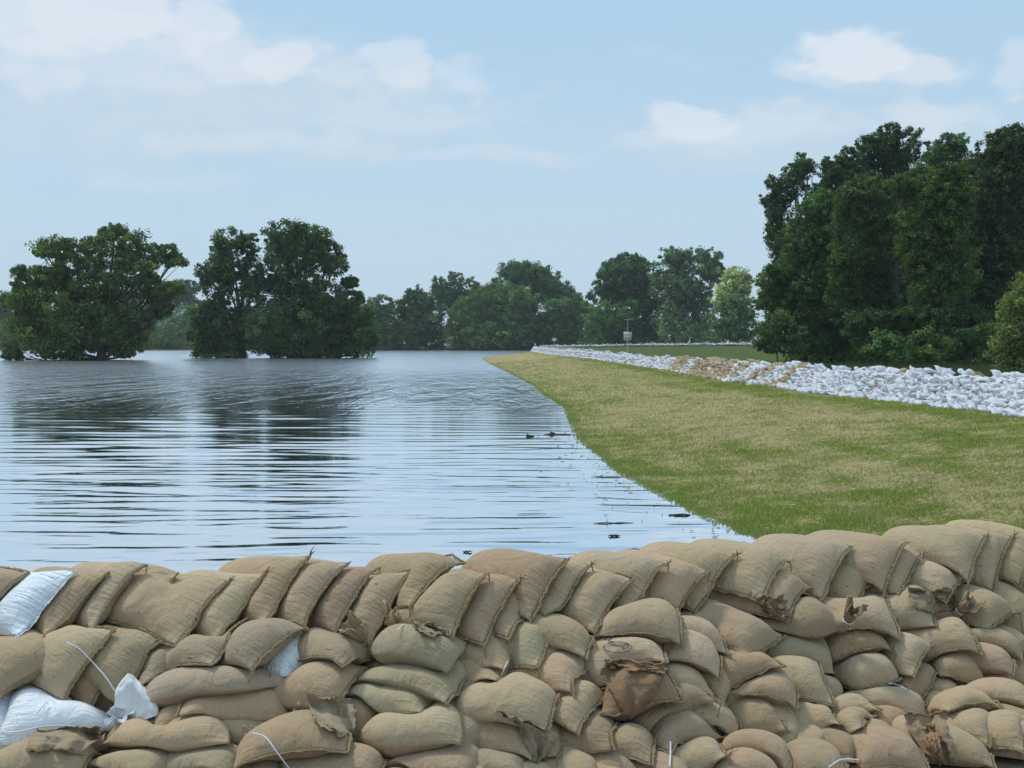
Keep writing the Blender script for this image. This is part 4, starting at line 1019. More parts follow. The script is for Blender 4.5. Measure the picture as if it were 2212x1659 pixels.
# small scraps of straw and bark drifting along the bank
mb = MB(); gs = np.random.default_rng(19)
for _ in range(120):
    y_ = gs.uniform(11, 34); x_ = xw(y_) - abs(gs.normal(0, .7)) - .03; a = gs.normal(0, .35); l_ = gs.uniform(.008, .045); dv = np.array([math.cos(a), math.sin(a), 0])*l_
    p = np.array([x_, y_, .006]); mb.tube([p - dv, p + np.array([0, 0, gs.uniform(0, .006)]), p + dv], [.002, gs.uniform(.002, .005), .002], 4)
tag(mb.build('flotsam', M_WOOD), kind='stuff', label='small scraps of straw and bark drifting on the water along the bank')
for (px, py, ln, r, lab) in TW:
    p = on_z(px, py, .004); a = g.normal(.05, .12); dv = np.array([math.cos(a), math.sin(a), 0]); pts = [dv*(t-.5)*ln*2 + np.array([0, g.normal(0, .006), g.uniform(-.002, .010)]) for t in np.linspace(0, 1, 7)]
    mb = MB(); mb.tube(pts, np.array([.4, .9, 1, .8, 1.0, .7, .3])*r*.8, 6)
    if ln > .2: mb.tube([pts[2], pts[2] + np.array([.02, .01, .05])], [r*.4, r*.15], 4)
    if r > .03: mb.tube([np.array([-ln*.6, 0, 0]), np.array([-ln*.5, 0, .05]), np.array([-ln*.2, 0, .03])], [r*.7, r, r*.5], 6)
    o = mb.build('driftwood', M_WOOD); o.location = p; tag(o, lab, 'driftwood')
# ------------------------------------------------------------------ white sandbag walls along the crest
TPL = []
low_i, low_j = [0, 2, 5, 8, 11], [0, 3, 5, 8]
def canon(i):
    ctr, a, b, n, L, W = POSES[i][:6]; V, lp, o = dress(XS[i], RAD, NS[i]); V = V - V.mean(0)
    for c_ in (0, NY, NY+NX, 2*NY+NX): V[lp[c_]] += o[c_]*.02
    V[np.array(lp)] += o*.008
    return np.stack([V@a, V@b, V@n], 1)
cand = [i for i in range(len(POSES)) if POSES[i][7] != 'w' and i not in NECKS][::9][:12]
for i in cand: TPL.append(canon(i))
# coarse topology for the distant bags
vid = {}
for k in range(NV):
    key = (int(round(BU[k, 0]*NX)), int(round(BU[k, 1]*NY)), int(BSIDE[k])); vid[key] = k
lowv, lowq, mp = [], [], {}
def lv(i, j, s):
    if i in (0, NX) or j in (0, NY): s = 0
    k = vid[(i, j, s)]
    if k not in mp: mp[k] = len(lowv); lowv.append(k)
    return mp[k]
for s in (1, -1):
    for a in range(len(low_i)-1):
        for b_ in range(len(low_j)-1):
            q = (lv(low_i[a], low_j[b_], s), lv(low_i[a], low_j[b_+1], s), lv(low_i[a+1], low_j[b_+1], s), lv(low_i[a+1], low_j[b_], s)); lowq.append(q if s > 0 else q[::-1])
lowv = np.array(lowv); lowq = np.array(lowq)
MESHW = []
for t in TPL:
    me = new_mesh('white_sandbag', t, QUADS, BU); smooth(me); me.materials.append(M_WHITE_FAR)
    MESHW.append(me)
g = np.random.default_rng(21)
placed = []          # (pos, R, scale, template, tan?, course, dist)
def path_wall(pts, z0, s0, s1, step, courses, hgt, depth, inward, tanprob, batter=.07):
    P = np.array(pts, float); seg = np.hypot(*np.diff(P[:, :2], axis=0).T); cum = np.concatenate([[0], np.cumsum(seg)])
    s = 0.0
    out = []
    while s < cum[-1]:
        x = np.interp(s, cum, P[:, 0]); y_ = np.interp(s, cum, P[:, 1]); z_ = np.interp(s, cum, P[:, 2])
        x2 = np.interp(s+.5, cum, P[:, 0]); y2 = np.interp(s+.5, cum, P[:, 1]); t = np.array([x2-x, y2-y_, 0]); t /= np.linalg.norm(t) + 1e-9
        nrm = np.array([t[1], -t[0], 0])*inward
        Y = y_; st = step if Y < 95 else step*1.25; sc0 = 1.0 if Y < 95 else 1.12
        hh = hgt*np.interp(Y, [26, 60, 100, 280], [1, .9, .70, .9])*(1 + .12*vnoise(s, 0, .12, 4) + .06*vnoise(s, 0, .7, 6)); nc = courses if Y < 95 else max(3, int(courses*.62))
        for c in range(-1, nc+1):
            f = max(c, 0)/max(nc-1, 1)
            ds = [0.0] if c < nc-2 else ([0.0, .36*sc0, .72*sc0] if c < nc else [.2*sc0])
            if c == nc and g.random() > .30: continue
            if c == -1 and g.random() > .8: continue
            for q, dd in enumerate(ds):
                off = (batter*c*sc0 + .16 + dd) if c >= 0 else -.10
                p = np.array([x, y_, z_]) + t*(g.normal(0, .03) + (c % 2)*st*.5) + nrm*(off + g.normal(0, .028)) + np.array([0, 0, .05 + f*hh + (-.01 if c < 0 else 0) - (.05*q if c < nc else -.02) + g.normal(0, .022 if Y < 80 else .05)])
                yaw = g.normal(.25, .55) if g.random() < .75 else g.uniform(-1.5, 1.5)
                roll = (.35 if (c % 2) else -.1) + g.normal(0, .28); pitch = g.normal(-.15, .16)
                a = nrm*math.cos(yaw) + t*math.sin(yaw); b2 = np.cross(a, np.array([0, 0, 1.])); n3 = np.array([0, 0, 1.])
                Rm = rot(a, roll) @ rot(b2, pitch) @ np.stack([a, b2, n3], 1)
                out.append((p, Rm, sc0*g.uniform(.82, 1.02)*np.array([1.05, 1, .98]), int(g.integers(len(TPL))), g.random() < tanprob(x, y_, s, c), c, math.hypot(*p[:2])))
        s += st
    return out
def tanp(x, y_, s, c):
    px = 1106 + FPX*x/y_
    if 1570 < px < 1700: return .88 if math.sin(s*1.6 + c*.3) > .25 else .05
    if 1440 < px <= 1570: return .93 if vnoise(s, c*.5, .3, 8) > -.45 else .25
    if px <= 1440: return .05
    return .015
pts = [(xc(y_), y_, CREST-.03) for y_ in np.concatenate([np.arange(21.5, 60, 1.5), np.arange(60, 287, 6)])]
WALL = path_wall(pts, 0, 0, 0, .20, 7, .66, 1, 1, tanp)
near = sorted([k for k in range(len(WALL)) if not WALL[k][4] and abs(FPX*WALL[k][0][0]/WALL[k][0][1]) < 1140 and WALL[k][0][1] > 24.5], key=lambda k: WALL[k][6])[:288]
near = set(near)
CN = {-1: 'bottom apron course', 0: 'first course', 1: 'second course', 2: 'third course', 3: 'fourth course', 4: 'fifth course', 5: 'sixth course', 6: 'seventh course', 7: 'loose topmost course'}
for k in near:
    p, Rm, sc, ti, tan, c, dist = WALL[k]
    o = bpy.data.objects.new('white_sandbag', MESHW[ti]); COL.objects.link(o)
    M4 = Matrix((Rm*sc[None, :]).tolist()).to_4x4(); M4.translation = Vector(p); o.matrix_world = M4
    tag(o, 'white plastic sandbag, %s, near right end of the long white wall' % CN[c], 'white sandbag', 'white sandbags at the near end of the long wall')
def join_bags(L, name, m, low_from=60):
    VV, FF, k0 = [], [], 0
    for (p, Rm, sc, ti, tan, c, dist) in L:
        t = TPL[ti]
        if dist > low_from: t = t[lowv]; q = lowq
        else: q = QUADS
        v = (t*sc)@Rm.T + p; VV.append(v); FF.append(q + k0); k0 += len(v)
    me = new_mesh(name, np.vstack(VV), np.vstack(FF)); smooth(me); return link(name, me, m)
rest = [WALL[k] for k in range(len(WALL)) if k not in near]
tag(join_bags([r for r in rest if not r[4]], 'white_sandbags', M_WHITE_FAR), kind='stuff', label='long run of white plastic sandbags fading along the dyke crest', cat='sandbags')
tag(join_bags([r for r in rest if r[4]], 'burlap_sandbags', M_BURLAP_FAR), kind='stuff', label='tan burlap sandbags mixed into the middle of the long white wall', cat='sandbags')
fp = [(a, b_, c - .05) for a, b_, c in FARL[:5]]
FP = []
for (a, b_) in zip(fp[:-1], fp[1:]):
    for t in np.linspace(0, 1, 12, endpoint=False): FP.append(tuple(np.array(a)*(1-t) + np.array(b_)*t))
FW = path_wall(FP, 0, 0, 0, .27, 5, .42, 1, 1, lambda x, y_, s, c: .28 if vnoise(s, 0, .12, 5) > .2 else .03)
tag(join_bags([r for r in FW if not r[4]], 'white_sandbags', M_WHITE_FAR, 0), kind='stuff', label='low thin line of white sandbags on the far bend of the dyke', cat='sandbags')
tag(join_bags([r for r in FW if r[4]], 'burlap_sandbags', M_BURLAP_FAR, 0), kind='stuff', label='few tan sandbags in the low line on the far bend', cat='sandbags')

# ------------------------------------------------------------------ river signs
M_STEEL = plain('galvanised_steel', (.42, .46, .46), .5, .3)
M_PLATE = plain('white_enamel', (.66, .70, .70), .5); M_PLATE2 = plain('cream_enamel', (.52, .52, .36), .5); M_DARKP = plain('grey_lettering', (.20, .22, .22), .6); M_ORANGE = plain('orange_paint', (.45, .18, .06), .6)
Y = 112.0; b0 = at(1355.5, 790, Y); zt = lambda py: at(1355.5, py, Y)[2]
root = empty('river_sign', (b0[0], Y, .3)); tag(root, 'tall steel post with white plate above cream plate and thin mast', 'sign')
mb = MB(); mb.tube([(0, 0, -.3), (0, 0, zt(717)-.3)], .05, 10); mb.build('post', M_STEEL, root)
mb = MB(); mb.tube([(0, 0, zt(717)-.3), (0, 0, zt(691)-.3)], .022, 8); mb.box((-.03, 0, zt(690.5)-.3), (.62, .04, .04)); mb.build('mast', M_STEEL, root)
mb = MB(); mb.box((0, -.07, zt(721)-.3), (.72, .03, .32)); pl = mb.build('plate', M_PLATE, root, False)
mb = MB(); mb.box((0, -.07, zt(730.2)-.3), (.66, .03, .40)); pl2 = mb.build('lower_plate', M_PLATE2, root, False)
mb = MB()
for k in range(4): mb.box((-.21+.14*k, -.088, zt(730.5)-.3), (.08, .006, .14))
mb.build('lettering', M_DARKP, pl2, False)
mb = MB()
for k in range(3): mb.box((-.2+.2*k, -.088, zt(721.5)-.3), (.13, .006, .05))
mb.build('lettering', M_DARKP, pl, False)
Y = 205.0; b0 = at(1197.5, 752, Y); zt = lambda py: at(1197.5, py, Y)[2]
root = empty('marker_sign', (b0[0], Y, .6)); tag(root, 'small rounded white plate on a thin post at the far end of the long wall', 'sign')
mb = MB(); mb.tube([(0, 0, -.3), (0, 0, zt(748.5)-.6)], .06, 8); mb.build('post_foot', M_ORANGE, root)
mb = MB(); mb.tube([(0, 0, zt(748.5)-.6), (0, 0, zt(731)-.6)], .045, 8); mb.build('post', M_STEEL, root)
mb = MB(); z0 = zt(733.8)-.6; w2, h2 = .36, .25
ring_ = [(w2*math.copysign(abs(math.cos(a))**.5, math.cos(a)), h2*math.copysign(abs(math.sin(a))**.5, math.sin(a))) for a in np.linspace(0, 2*PI, 24, endpoint=False)]
V = [(x, -.06, z0+z) for x, z in ring_] + [(x, -.09, z0+z) for x, z in ring_] + [(0, -.06, z0), (0, -.09, z0)]
F = [(k, (k+1) % 24, 24+(k+1) % 24, 24+k) for k in range(24)]; mb.add(V, F); T = [(48, (k+1) % 24, k) for k in range(24)] + [(49, 24+k, 24+(k+1) % 24) for k in range(24)]
mb.F.setdefault(3, []).append(np.array(T)); mb.build('plate', M_PLATE, root, False)
# ------------------------------------------------------------------ trees
FILL = 1.0
M_BARK = plain('bark', (.060, .050, .038), .95, nscale=6)
tri_rng = np.random.default_rng(77)
def leaves(C, rad, per, size, col, g, squash=.8, jit=.20, clump_jit=.22):
    """C (n,3) clump centres, rad their radii; returns verts, faces, colours of leaf sprays"""
    n = len(C); N_ = n*per; c = np.repeat(C, per, 0); r = np.repeat(rad, per)
    d = g.normal(0, 1, (N_, 3)); d /= np.linalg.norm(d, axis=1)[:, None]; rr = g.random(N_)**.45
    p = c + d*(r*rr)[:, None]*np.array([1, 1, squash])
    # orientation: roughly facing out and up
    nn = d*.6 + g.normal(0, .55, (N_, 3)) + np.array([0, 0, .55]); nn /= np.linalg.norm(nn, axis=1)[:, None]
    t = np.cross(nn, g.normal(0, 1, (N_, 3))); t /= np.linalg.norm(t, axis=1)[:, None]; b = np.cross(nn, t)
    s = size*g.uniform(.6, 1.35, N_)[:, None]
    V = np.empty((N_, 4, 3)); V[:, 0] = p - t*s; V[:, 1] = p - b*s*.55 + nn*s*.12; V[:, 2] = p + t*s; V[:, 3] = p + b*s*.55 + nn*s*.12
    cc = np.repeat(np.clip(1 + g.normal(0, clump_jit*1.3, n), .4, 1.8), per)*np.clip(1 + g.normal(0, jit, N_), .4, 1.9)
    hue = np.repeat(g.normal(0, .12, n), per)[:, None]*np.array([1.0, .25, -.3]) + 1
    K_ = np.asarray(col)*cc[:, None]*hue
    return V.reshape(-1, 3), np.arange(N_*4).reshape(-1, 4), np.repeat(np.clip(K_, .004, .8), 4, 0)
def tree(name, label, cat, Y, base, blobs, col, leaf=.26, dens=1.0, trunk=.45, conv=None, group=None, zb=0.0, depth=.8, trunks=None, gappy=.0, limbs=True, seed=0, fuzz=.10, bs=1.08, fill=1.0):
    """blobs: (px, py, rx, ry) of the crown's masses, in the picture through conv(); each is given its own depth"""
    g = np.random.default_rng(seed+900); mpp = Y/FPX
    B = [conv(*q) if conv else q for q in blobs]
    B0 = list(B)
    for i in range(len(B0)):
        for j in range(i):
            a_, b_ = B0[i], B0[j]; dd = math.hypot((a_[0]-b_[0]), (a_[1]-b_[1])); ri = (a_[2]+a_[3]+b_[2]+b_[3])/4
            if ri*.9 < dd < ri*1.9: B.append(((a_[0]+b_[0])/2, (a_[1]+b_[1])/2, ri*.66*fill, ri*.58*fill))
    B = [(x, y, rx*bs, ry*bs) for x, y, rx, ry in B]
    nb0 = len(B0)
    xs_ = np.array([q[0] for q in B]); X0, X1 = min(q[0]-q[2] for q in B), max(q[0]+q[2] for q in B)
    halfw = (X1-X0)/2*mpp
    bx, by = conv(*base, 0, 0)[:2] if conv else base
    bp = at(bx, by, Y); bp[2] = zb
    root = empty(name, bp); tag(root, label, cat, group)
    Cs, Rs, ctrs = [], [], []
    for (px, py, rx, ry) in B:
        p = at(px, py, Y); ex, ez = rx*mpp, ry*mpp
        dz = g.uniform(-1, 1)*depth*math.sqrt(max(halfw**2 - ((px-(X0+X1)/2)*mpp)**2, (halfw*.2)**2))*.6
        ed = max(ex, ez)*.95
        q = p*1.0; q[1] += dz; ctrs.append(q)
        rc = min(max(ex*.30, .5), 1.7)*(1 if leaf < .5 else 1.3)
        nsub = int(max(6, dens*4*PI*((ex*ez + ex*ed + ez*ed)/3)/(PI*rc*rc)*1.45))
        d = g.normal(0, 1, (nsub, 3)); d /= np.linalg.norm(d, axis=1)[:, None]
        r = 1 - np.abs(g.normal(0, .22, nsub)); out_ = g.random(nsub) < fuzz; r[out_] += g.uniform(.02, .16, out_.sum())
        pts = q + d*np.array([ex, ed, ez])*np.clip(r, .1, 1.2)[:, None]*.93
        pts = pts[pts[:, 2] > zb + .25]
        if not len(pts): continue
        Cs.append(pts); Rs.append(rc*g.uniform(.45, 1.05, len(pts)))
    C, Rr = np.vstack(Cs), np.concatenate(Rs)
    if gappy > 0: k = g.random(len(C)) > gappy; C, Rr = C[k], Rr[k]
    per = int(max(8, min(72, 2.0*(Rr.mean()/leaf)**2*2.3)))
    V, F, K_ = leaves(C - bp, Rr, per, leaf, col, g)
    me = new_mesh('crown', V, F); vcol(me, 'col', K_); link('crown', me, M_LEAF, root)
    # trunk(s) and limbs
    mb = MB(); top = C[:, 2].max(); tb = trunks or [(bx, by)]
    for q in tb:
        s0 = at(q[0], q[1], Y) if trunks is None else at(*(conv(*q, 0, 0)[:2] if conv else q), Y); s0[2] = zb - .5
        H = (top - zb); near_ = sorted(ctrs, key=lambda c_: abs(c_[0]-s0[0]) + abs(c_[1]-s0[1])*.3 - c_[2]*.15)[0]
        top_ = np.array([near_[0], near_[1], zb + H*.72]); P = [s0, s0 + np.array([g.normal(0, .15), 0, H*.2]), s0*.6 + top_*.4 + np.array([g.normal(0, .3), 0, 0]), top_]
        P[2][2] = zb + H*.45; P = spline(np.array(P), 4); mb.tube(P - bp, np.linspace(trunk, trunk*.22, len(P))*np.concatenate([[1.5, 1.15], np.ones(len(P)-2)]), 9)
        if limbs:
            for c_ in ctrs[:nb0]:
                if len(tb) > 1 and min(range(len(tb)), key=lambda k: abs((conv(*tb[k], 0, 0)[0] if conv else tb[k][0]) - proj(c_)[0])) != tb.index(q): continue
                h0 = np.clip((c_[2]-zb)*.55/H, .1, .62)*(len(P)-1); s1 = P[int(h0)]
                mid = s1*.45 + c_*.55 + np.array([g.normal(0, .3), g.normal(0, .3), -abs(c_[0]-s1[0])*.08]); L_ = np.linalg.norm(c_-s1)
                r1 = trunk*.34*min(1, L_/5+.3); Q = spline(np.array([s1, mid, c_]), 4); mb.tube(Q - bp, np.linspace(r1, r1*.3, len(Q)), 6)
                cl = C[np.argsort(((C-c_)**2).sum(1))[:40]]
                for e in cl[g.permutation(len(cl))[:7]]:
                    s2 = Q[int(g.integers(len(Q)//2, len(Q)))]; m2 = (s2+e)/2 + g.normal(0, .2, 3); mb.tube(spline(np.array([s2, m2, e]), 2) - bp, np.linspace(r1*.3, .02, 5), 4)
    mb.build('trunk', M_BARK, root)
    return root, len(F)
c6 = lambda x, y, a=0, b=0: (x*.3906, 432 + y*.3906, a*.3906, b*.3906)
c4 = lambda x, y, a=0, b=0: (720 + x*.4557, 504 + y*.4557, a*.4557, b*.4557)
c5 = lambda x, y, a=0, b=0: (1564 + x*.3689, 252 + y*.3689, a*.3689, b*.3689)
OAK = (.085, .150, .045); OAKL = (.125, .185, .045); DK = (.072, .130, .045); WIL = (.17, .24, .12); LT = (.50, .49, .23); MID = (.11, .185, .06)  # LT carries one far tree's sunlit brightness in its leaf colour
nl = 0
def T(*a, **k):
    global nl
    if k.get('group') == GB: a = list(a); a[6] = tuple(np.array(a[6])*np.array([1.0, 1.12, .98]))
    r, n_ = tree(*a, **k); nl += n_; return r
GO = 'oaks standing in the flood water'; GB = 'trees along the far shore'
T('oak_tree', 'wide spreading oak with an arching bare-ended limb, standing in the water at the left', 'tree', 178, (560, 888),
  [(640,230,150,75),(610,180,70,40),(370,260,120,42),(250,290,60,25),(150,380,40,22),(230,420,100,42),(480,320,130,70),(780,290,80,60),(925,285,65,38),(960,345,80,14),(860,380,60,20),(720,420,130,50),(420,450,200,70),(150,540,110,62),(300,600,220,85),(600,520,170,85),(850,500,130,48),(980,500,70,35),
   (100,690,95,80),(280,720,190,100),(520,690,190,110),(700,640,150,90),(880,600,60,50),(150,800,130,55),(380,810,200,60),(600,800,120,50),(700,740,100,100),(680,850,50,18),(110,860,60,15),(320,862,100,14)],
  OAKL, conv=c6, leaf=.20, dens=1.1, trunk=.75, seed=1, gappy=.06, bs=1.18)
T('oak_tree', 'narrower oak leaning against the taller twin-trunked oak in the water', 'tree', 205, (1345, 878),
  [(1290,215,95,50),(1200,290,60,50),(1370,260,60,75),(1140,390,70,45),(1270,370,100,65),(1190,480,110,45),(1390,420,70,80),(1120,620,80,55),(1240,600,120,60),(1120,740,85,60),(1300,730,150,80),(1200,800,150,55),(1110,845,60,22),(1250,855,110,16),(1400,560,70,80)],
  OAK, conv=c6, leaf=.21, dens=1.1, trunk=.6, seed=2, gappy=.08, bs=1.2)
T('oak_tree', 'tallest round-topped oak with two trunks standing in the water', 'tree', 205, (1640, 878),
  [(1600,185,110,52),(1740,205,90,50),(1510,260,70,80),(1660,300,150,90),(1820,290,80,70),(1490,410,80,80),(1680,430,150,90),(1860,370,75,50),(1550,530,120,80),(1790,520,120,70),(1920,450,45,30),(1940,540,60,40),(1500,660,140,90),(1700,660,180,100),(1880,640,110,80),(2000,650,70,55),(2030,770,60,45),(1870,770,150,70),(1660,790,170,60),(1500,780,130,60),(1560,845,120,22),(1800,845,140,20),(1980,840,90,22)],
  OAK, conv=c6, leaf=.21, dens=1.1, trunk=.75, seed=3, gappy=.04, bs=1.2, trunks=[(1612, 878), (1676, 876)])
# far shore
GB = 'trees along the far shore'
def far(label, Y, base, blobs, col, seed, **k):
    k.setdefault('bs', 1.2); k.setdefault('fill', 1.2); k.setdefault('conv', c4); k.setdefault('leaf', .40); k.setdefault('trunk', .5); k.setdefault('zb', .25)
    return T('tree', label, 'tree', Y, base, blobs, col, seed=seed, group=GB, fuzz=.2, limbs=k.pop('limbs', True), **k)
far('low rounded tree on the far shore just right of the oaks', 436, (200, 545), [(150,345,60,40),(240,335,45,38),(190,420,75,60),(150,490,60,50),(240,500,70,45)], MID, 11)
far('dark pointed tree on the far shore, first peak right of the oaks', 440, (380, 548), [(385,290,45,35),(380,340,90,45),(350,410,110,60),(430,430,90,60),(340,490,110,50),(450,495,80,45)], DK, 12)
far('slim three-topped tree rising behind the wide willow', 466, (580, 548), [(505,245,32,45),(580,225,36,42),(655,245,36,36),(500,300,45,40),(580,290,45,45),(660,300,45,45),(560,350,110,40)], MID, 13, gappy=.15)
far('wide willow with drooping lobes at the middle of the far shore', 438, (780, 550), [(810,270,90,35),(720,310,80,45),(880,320,80,45),(640,370,80,60),(780,380,110,70),(930,400,80,60),(620,470,90,70),(760,480,130,60),(900,480,110,60)], (.13,.21,.07), 14)
far('broad arching tree behind the willow, tallest of the middle', 468, (930, 545), [(870,180,80,40),(960,190,60,45),(820,215,60,35),(1010,215,60,50),(1070,265,60,40),(1120,305,55,30),(1170,335,40,22),(950,270,130,60)], MID, 15, gappy=.15)
far('low bushy tree in front of the gap between the tall tree groups', 436, (1110, 548), [(1050,370,80,50),(1120,350,60,40),(1190,370,60,45),(1040,450,100,60),(1150,450,100,60),(1100,505,130,40)], MID, 16)
far('small pale round bush at the waterline below the willow', 431, (890, 552), [(890,470,55,35),(880,510,65,38)], (.15,.25,.09), 17, limbs=False)
far('round tree standing left of the river sign', 392, (1330, 545), [(1290,370,70,45),(1400,360,50,42),(1260,430,80,55),(1370,440,80,60),(1300,500,120,40),(1420,500,50,40)], (.12,.21,.07), 18)
far('tall dark domed tree above the river sign', 400, (1430, 545), [(1410,120,60,30),(1340,165,65,42),(1460,160,50,50),(1290,230,60,45),(1400,220,95,60),(1270,300,60,30),(1370,300,90,50),(1490,290,60,80),(1500,400,70,80),(1490,490,80,50)], DK, 19)
far('tall grey-green willow with a forked open crown', 385, (1700, 545), [(1600,105,55,32),(1700,100,50,30),(1790,115,45,38),(1640,150,70,40),(1760,165,70,35),(1545,190,55,50),(1820,190,32,50),(1570,260,65,55),(1660,250,60,60),(1760,270,50,60),(1640,340,75,60),(1600,420,80,60),(1740,370,70,60),(1650,480,110,50),(1780,460,80,55)], WIL, 20, gappy=.14)
far('bright yellow-green tree catching the sun beside the dark wood', 330, (1900, 545), [(1900,195,58,32),(1880,250,65,40),(1945,235,30,38),(1850,310,55,42),(1930,310,60,45)], LT, 21)
far('grey-green tree below the bright yellow-green one', 320, (1900, 548), [(1870,330,60,40),(1930,350,55,50),(1850,410,80,60),(1950,430,60,60),(1880,480,110,45)], WIL, 22)
far('distant hazy tree seen through the gap between the two oak groups, highest there', 640, (990, 870), [(1000,480,90,35),(960,540,80,50),(1030,560,60,50)], (.06,.10,.045), 23, conv=c6, leaf=.6)
far('pale willow bush in the gap between the two oak groups', 520, (1000, 868), [(1000,640,70,50),(960,710,80,50),(1040,720,60,55),(980,770,90,40)], (.24,.32,.21), 24, conv=c6, leaf=.5, limbs=False)
far('dark low bush at the waterline between the two oak groups', 440, (930, 860), [(900,790,50,38),(950,810,55,30)], DK, 25, conv=c6, limbs=False)
far('distant tree at the left edge of the photo behind the spreading oak', 560, (30, 868), [(30,570,60,35),(10,650,70,60),(60,720,80,60),(40,800,90,50)], MID, 26, conv=c6, leaf=.6)
for i, (x, h_) in enumerate([(250, 640), (430, 620), (620, 650), (800, 610)]):
    far('distant tree hidden mostly behind the spreading oak, %s of four from the left' % ['first', 'second', 'third', 'last'][i], 540+i*9, (x, 868), [(x,h_,90,50),(x-50,h_+90,90,70),(x+60,h_+100,90,70),(x,h_+180,120,50)], MID, 30+i, conv=c6, leaf=.6, limbs=False)
for i, (x, h_) in enumerate([(1150, 620), (1400, 640), (1650, 600), (1900, 620)]):
    far('distant tree hidden mostly behind the round oak pair, %s of four from the left' % ['first', 'second', 'third', 'last'][i], 520+i*7, (x, 868), [(x,h_,100,50),(x-60,h_+90,100,70),(x+70,h_+100,100,70),(x,h_+180,130,50)], MID, 40+i, conv=c6, leaf=.6, limbs=False)
# low growth closing the far shore under the trees
g = np.random.default_rng(55); nu = 2600
ux = g.uniform(-330, 150, nu); uy = g.uniform(452, 500, nu); uz = .3 + 7.5*g.random(nu)*(1 + .5*fbm(ux, uy, .03, 7, 2))
V, F, K_ = leaves(np.stack([ux, uy, uz], 1), g.uniform(1.4, 2.8, nu), 26, .55, (.085, .145, .055), g)
me = new_mesh('undergrowth', V, F); vcol(me, 'col', K_); tag(link('undergrowth', me, M_LEAF), kind='stuff', label='low dense undergrowth along the far shore beneath the trees')
ux = g.uniform(24, 92, 2600); uy = g.uniform(122, 150, 2600); k = (ux*FPX/uy > 600) ; ux, uy = ux[k], uy[k]; nu = len(ux); uz = .1 + 5.5*g.random(nu)
V, F, K_ = leaves(np.stack([ux, uy, uz], 1), g.uniform(.6, 1.2, nu), 30, .22, (.08, .14, .05), g)
me = new_mesh('undergrowth', V, F); vcol(me, 'col', K_); tag(link('undergrowth', me, M_LEAF), kind='stuff', label='dense undergrowth filling the foot of the wood at the right')
# dark wood behind the long wall
GW = 'trees of the dark wood at the right'
def wood(label, Y, base, blobs, col, seed, **k):
    k.setdefault('leaf', .13)
    return T('tree', label, 'tree', Y, base, blobs, col, conv=c5, seed=seed, group=GW, zb=.15, trunk=k.pop('trunk', .32), bs=k.pop('bs', 1.24), fill=1.35, fuzz=.28, **k)
wood('dark oak leaning out of the left flank of the wood against the sky', 150, (520, 1400), [(460,245,45,32),(400,320,60,35),(470,320,70,45),(310,385,65,42),(400,420,80,50),(260,480,42,38),(330,500,65,50),(290,580,50,42),(340,640,60,60),(265,690,35,35),(270,750,25,20),(330,740,30,50)], DK, 51, gappy=.12)
wood('mid-green tree forming the lower left flank of the wood', 124, (480, 1400), [(560,500,90,55),(480,590,90,70),(640,600,100,70),(430,720,90,70),(560,730,110,80),(680,760,90,80),(420,850,100,65),(560,880,120,80),(300,900,65,42),(240,970,60,45),(330,1010,90,60),(470,1020,110,70),(260,1090,80,60),(400,1140,110,70),(600,1040,110,80)], MID, 52, gappy=.05)
wood('dark tree stepping up behind the lower left flank', 142, (740, 1400), [(630,290,60,45),(720,240,55,50),(740,320,80,60),(640,370,80,60),(780,400,100,60),(600,430,80,50)], DK, 53)
wood('highest tree at the middle of the wood with an open twiggy top', 146, (1000, 1400), [(810,170,35,45),(960,85,60,35),(900,140,55,45),(1000,170,90,55),(1110,110,45,42),(860,230,80,60),(1060,240,90,55),(1170,200,45,45),(960,300,110,60)], DK, 54, gappy=.16)
wood('dark tree with two small peaks right of the highest tree', 140, (1300, 1400), [(1275,150,35,45),(1350,170,42,48),(1230,220,60,45),(1330,250,80,50),(1430,250,40,32),(1210,300,80,50),(1420,320,60,50)], MID, 55, gappy=.12)
wood('olive-green tree at the front middle of the wood', 117, (850, 1400), [(820,420,110,70),(740,520,110,80),(880,540,110,80),(800,640,130,90),(930,680,120,90),(720,760,120,90),(860,800,130,90),(740,900,130,80),(890,950,120,90),(760,1040,140,80),(920,1080,90,70)], (.095,.150,.045), 56, gappy=.04)
wood('yellow-tinged tree at the front right of the wood', 109, (1250, 1400), [(1040,390,70,35),(1180,340,80,40),(1310,330,75,45),(1120,430,110,60),(1260,430,120,70),(1380,450,70,80),(1180,540,120,80),(1320,570,120,80),(1080,620,110,70),(1250,680,130,90),(1130,770,120,80),(1310,800,130,90),(1190,890,130,80),(1330,940,120,90),(1220,1020,130,70),(1180,1100,110,60)], (.105,.165,.042), 57, gappy=.05)
wood('tallest dark tree at the right edge of the photo', 114, (1620, 1400), [(1590,120,35,45),(1660,110,50,45),(1745,90,42,50),(1540,185,50,42),(1640,200,90,55),(1740,200,60,60),(1530,280,70,60),(1640,310,110,70),(1740,340,80,80),(1540,420,100,80),(1660,440,110,80),(1500,540,100,80),(1640,570,120,90),(1760,560,70,90),(1500,680,110,80),(1640,710,120,90),(1740,780,80,90),(1480,820,100,80),(1600,860,110,80),(1500,960,110,80),(1460,1080,100,80),(1580,1050,100,80)], (.078,.120,.045), 58, gappy=.04)
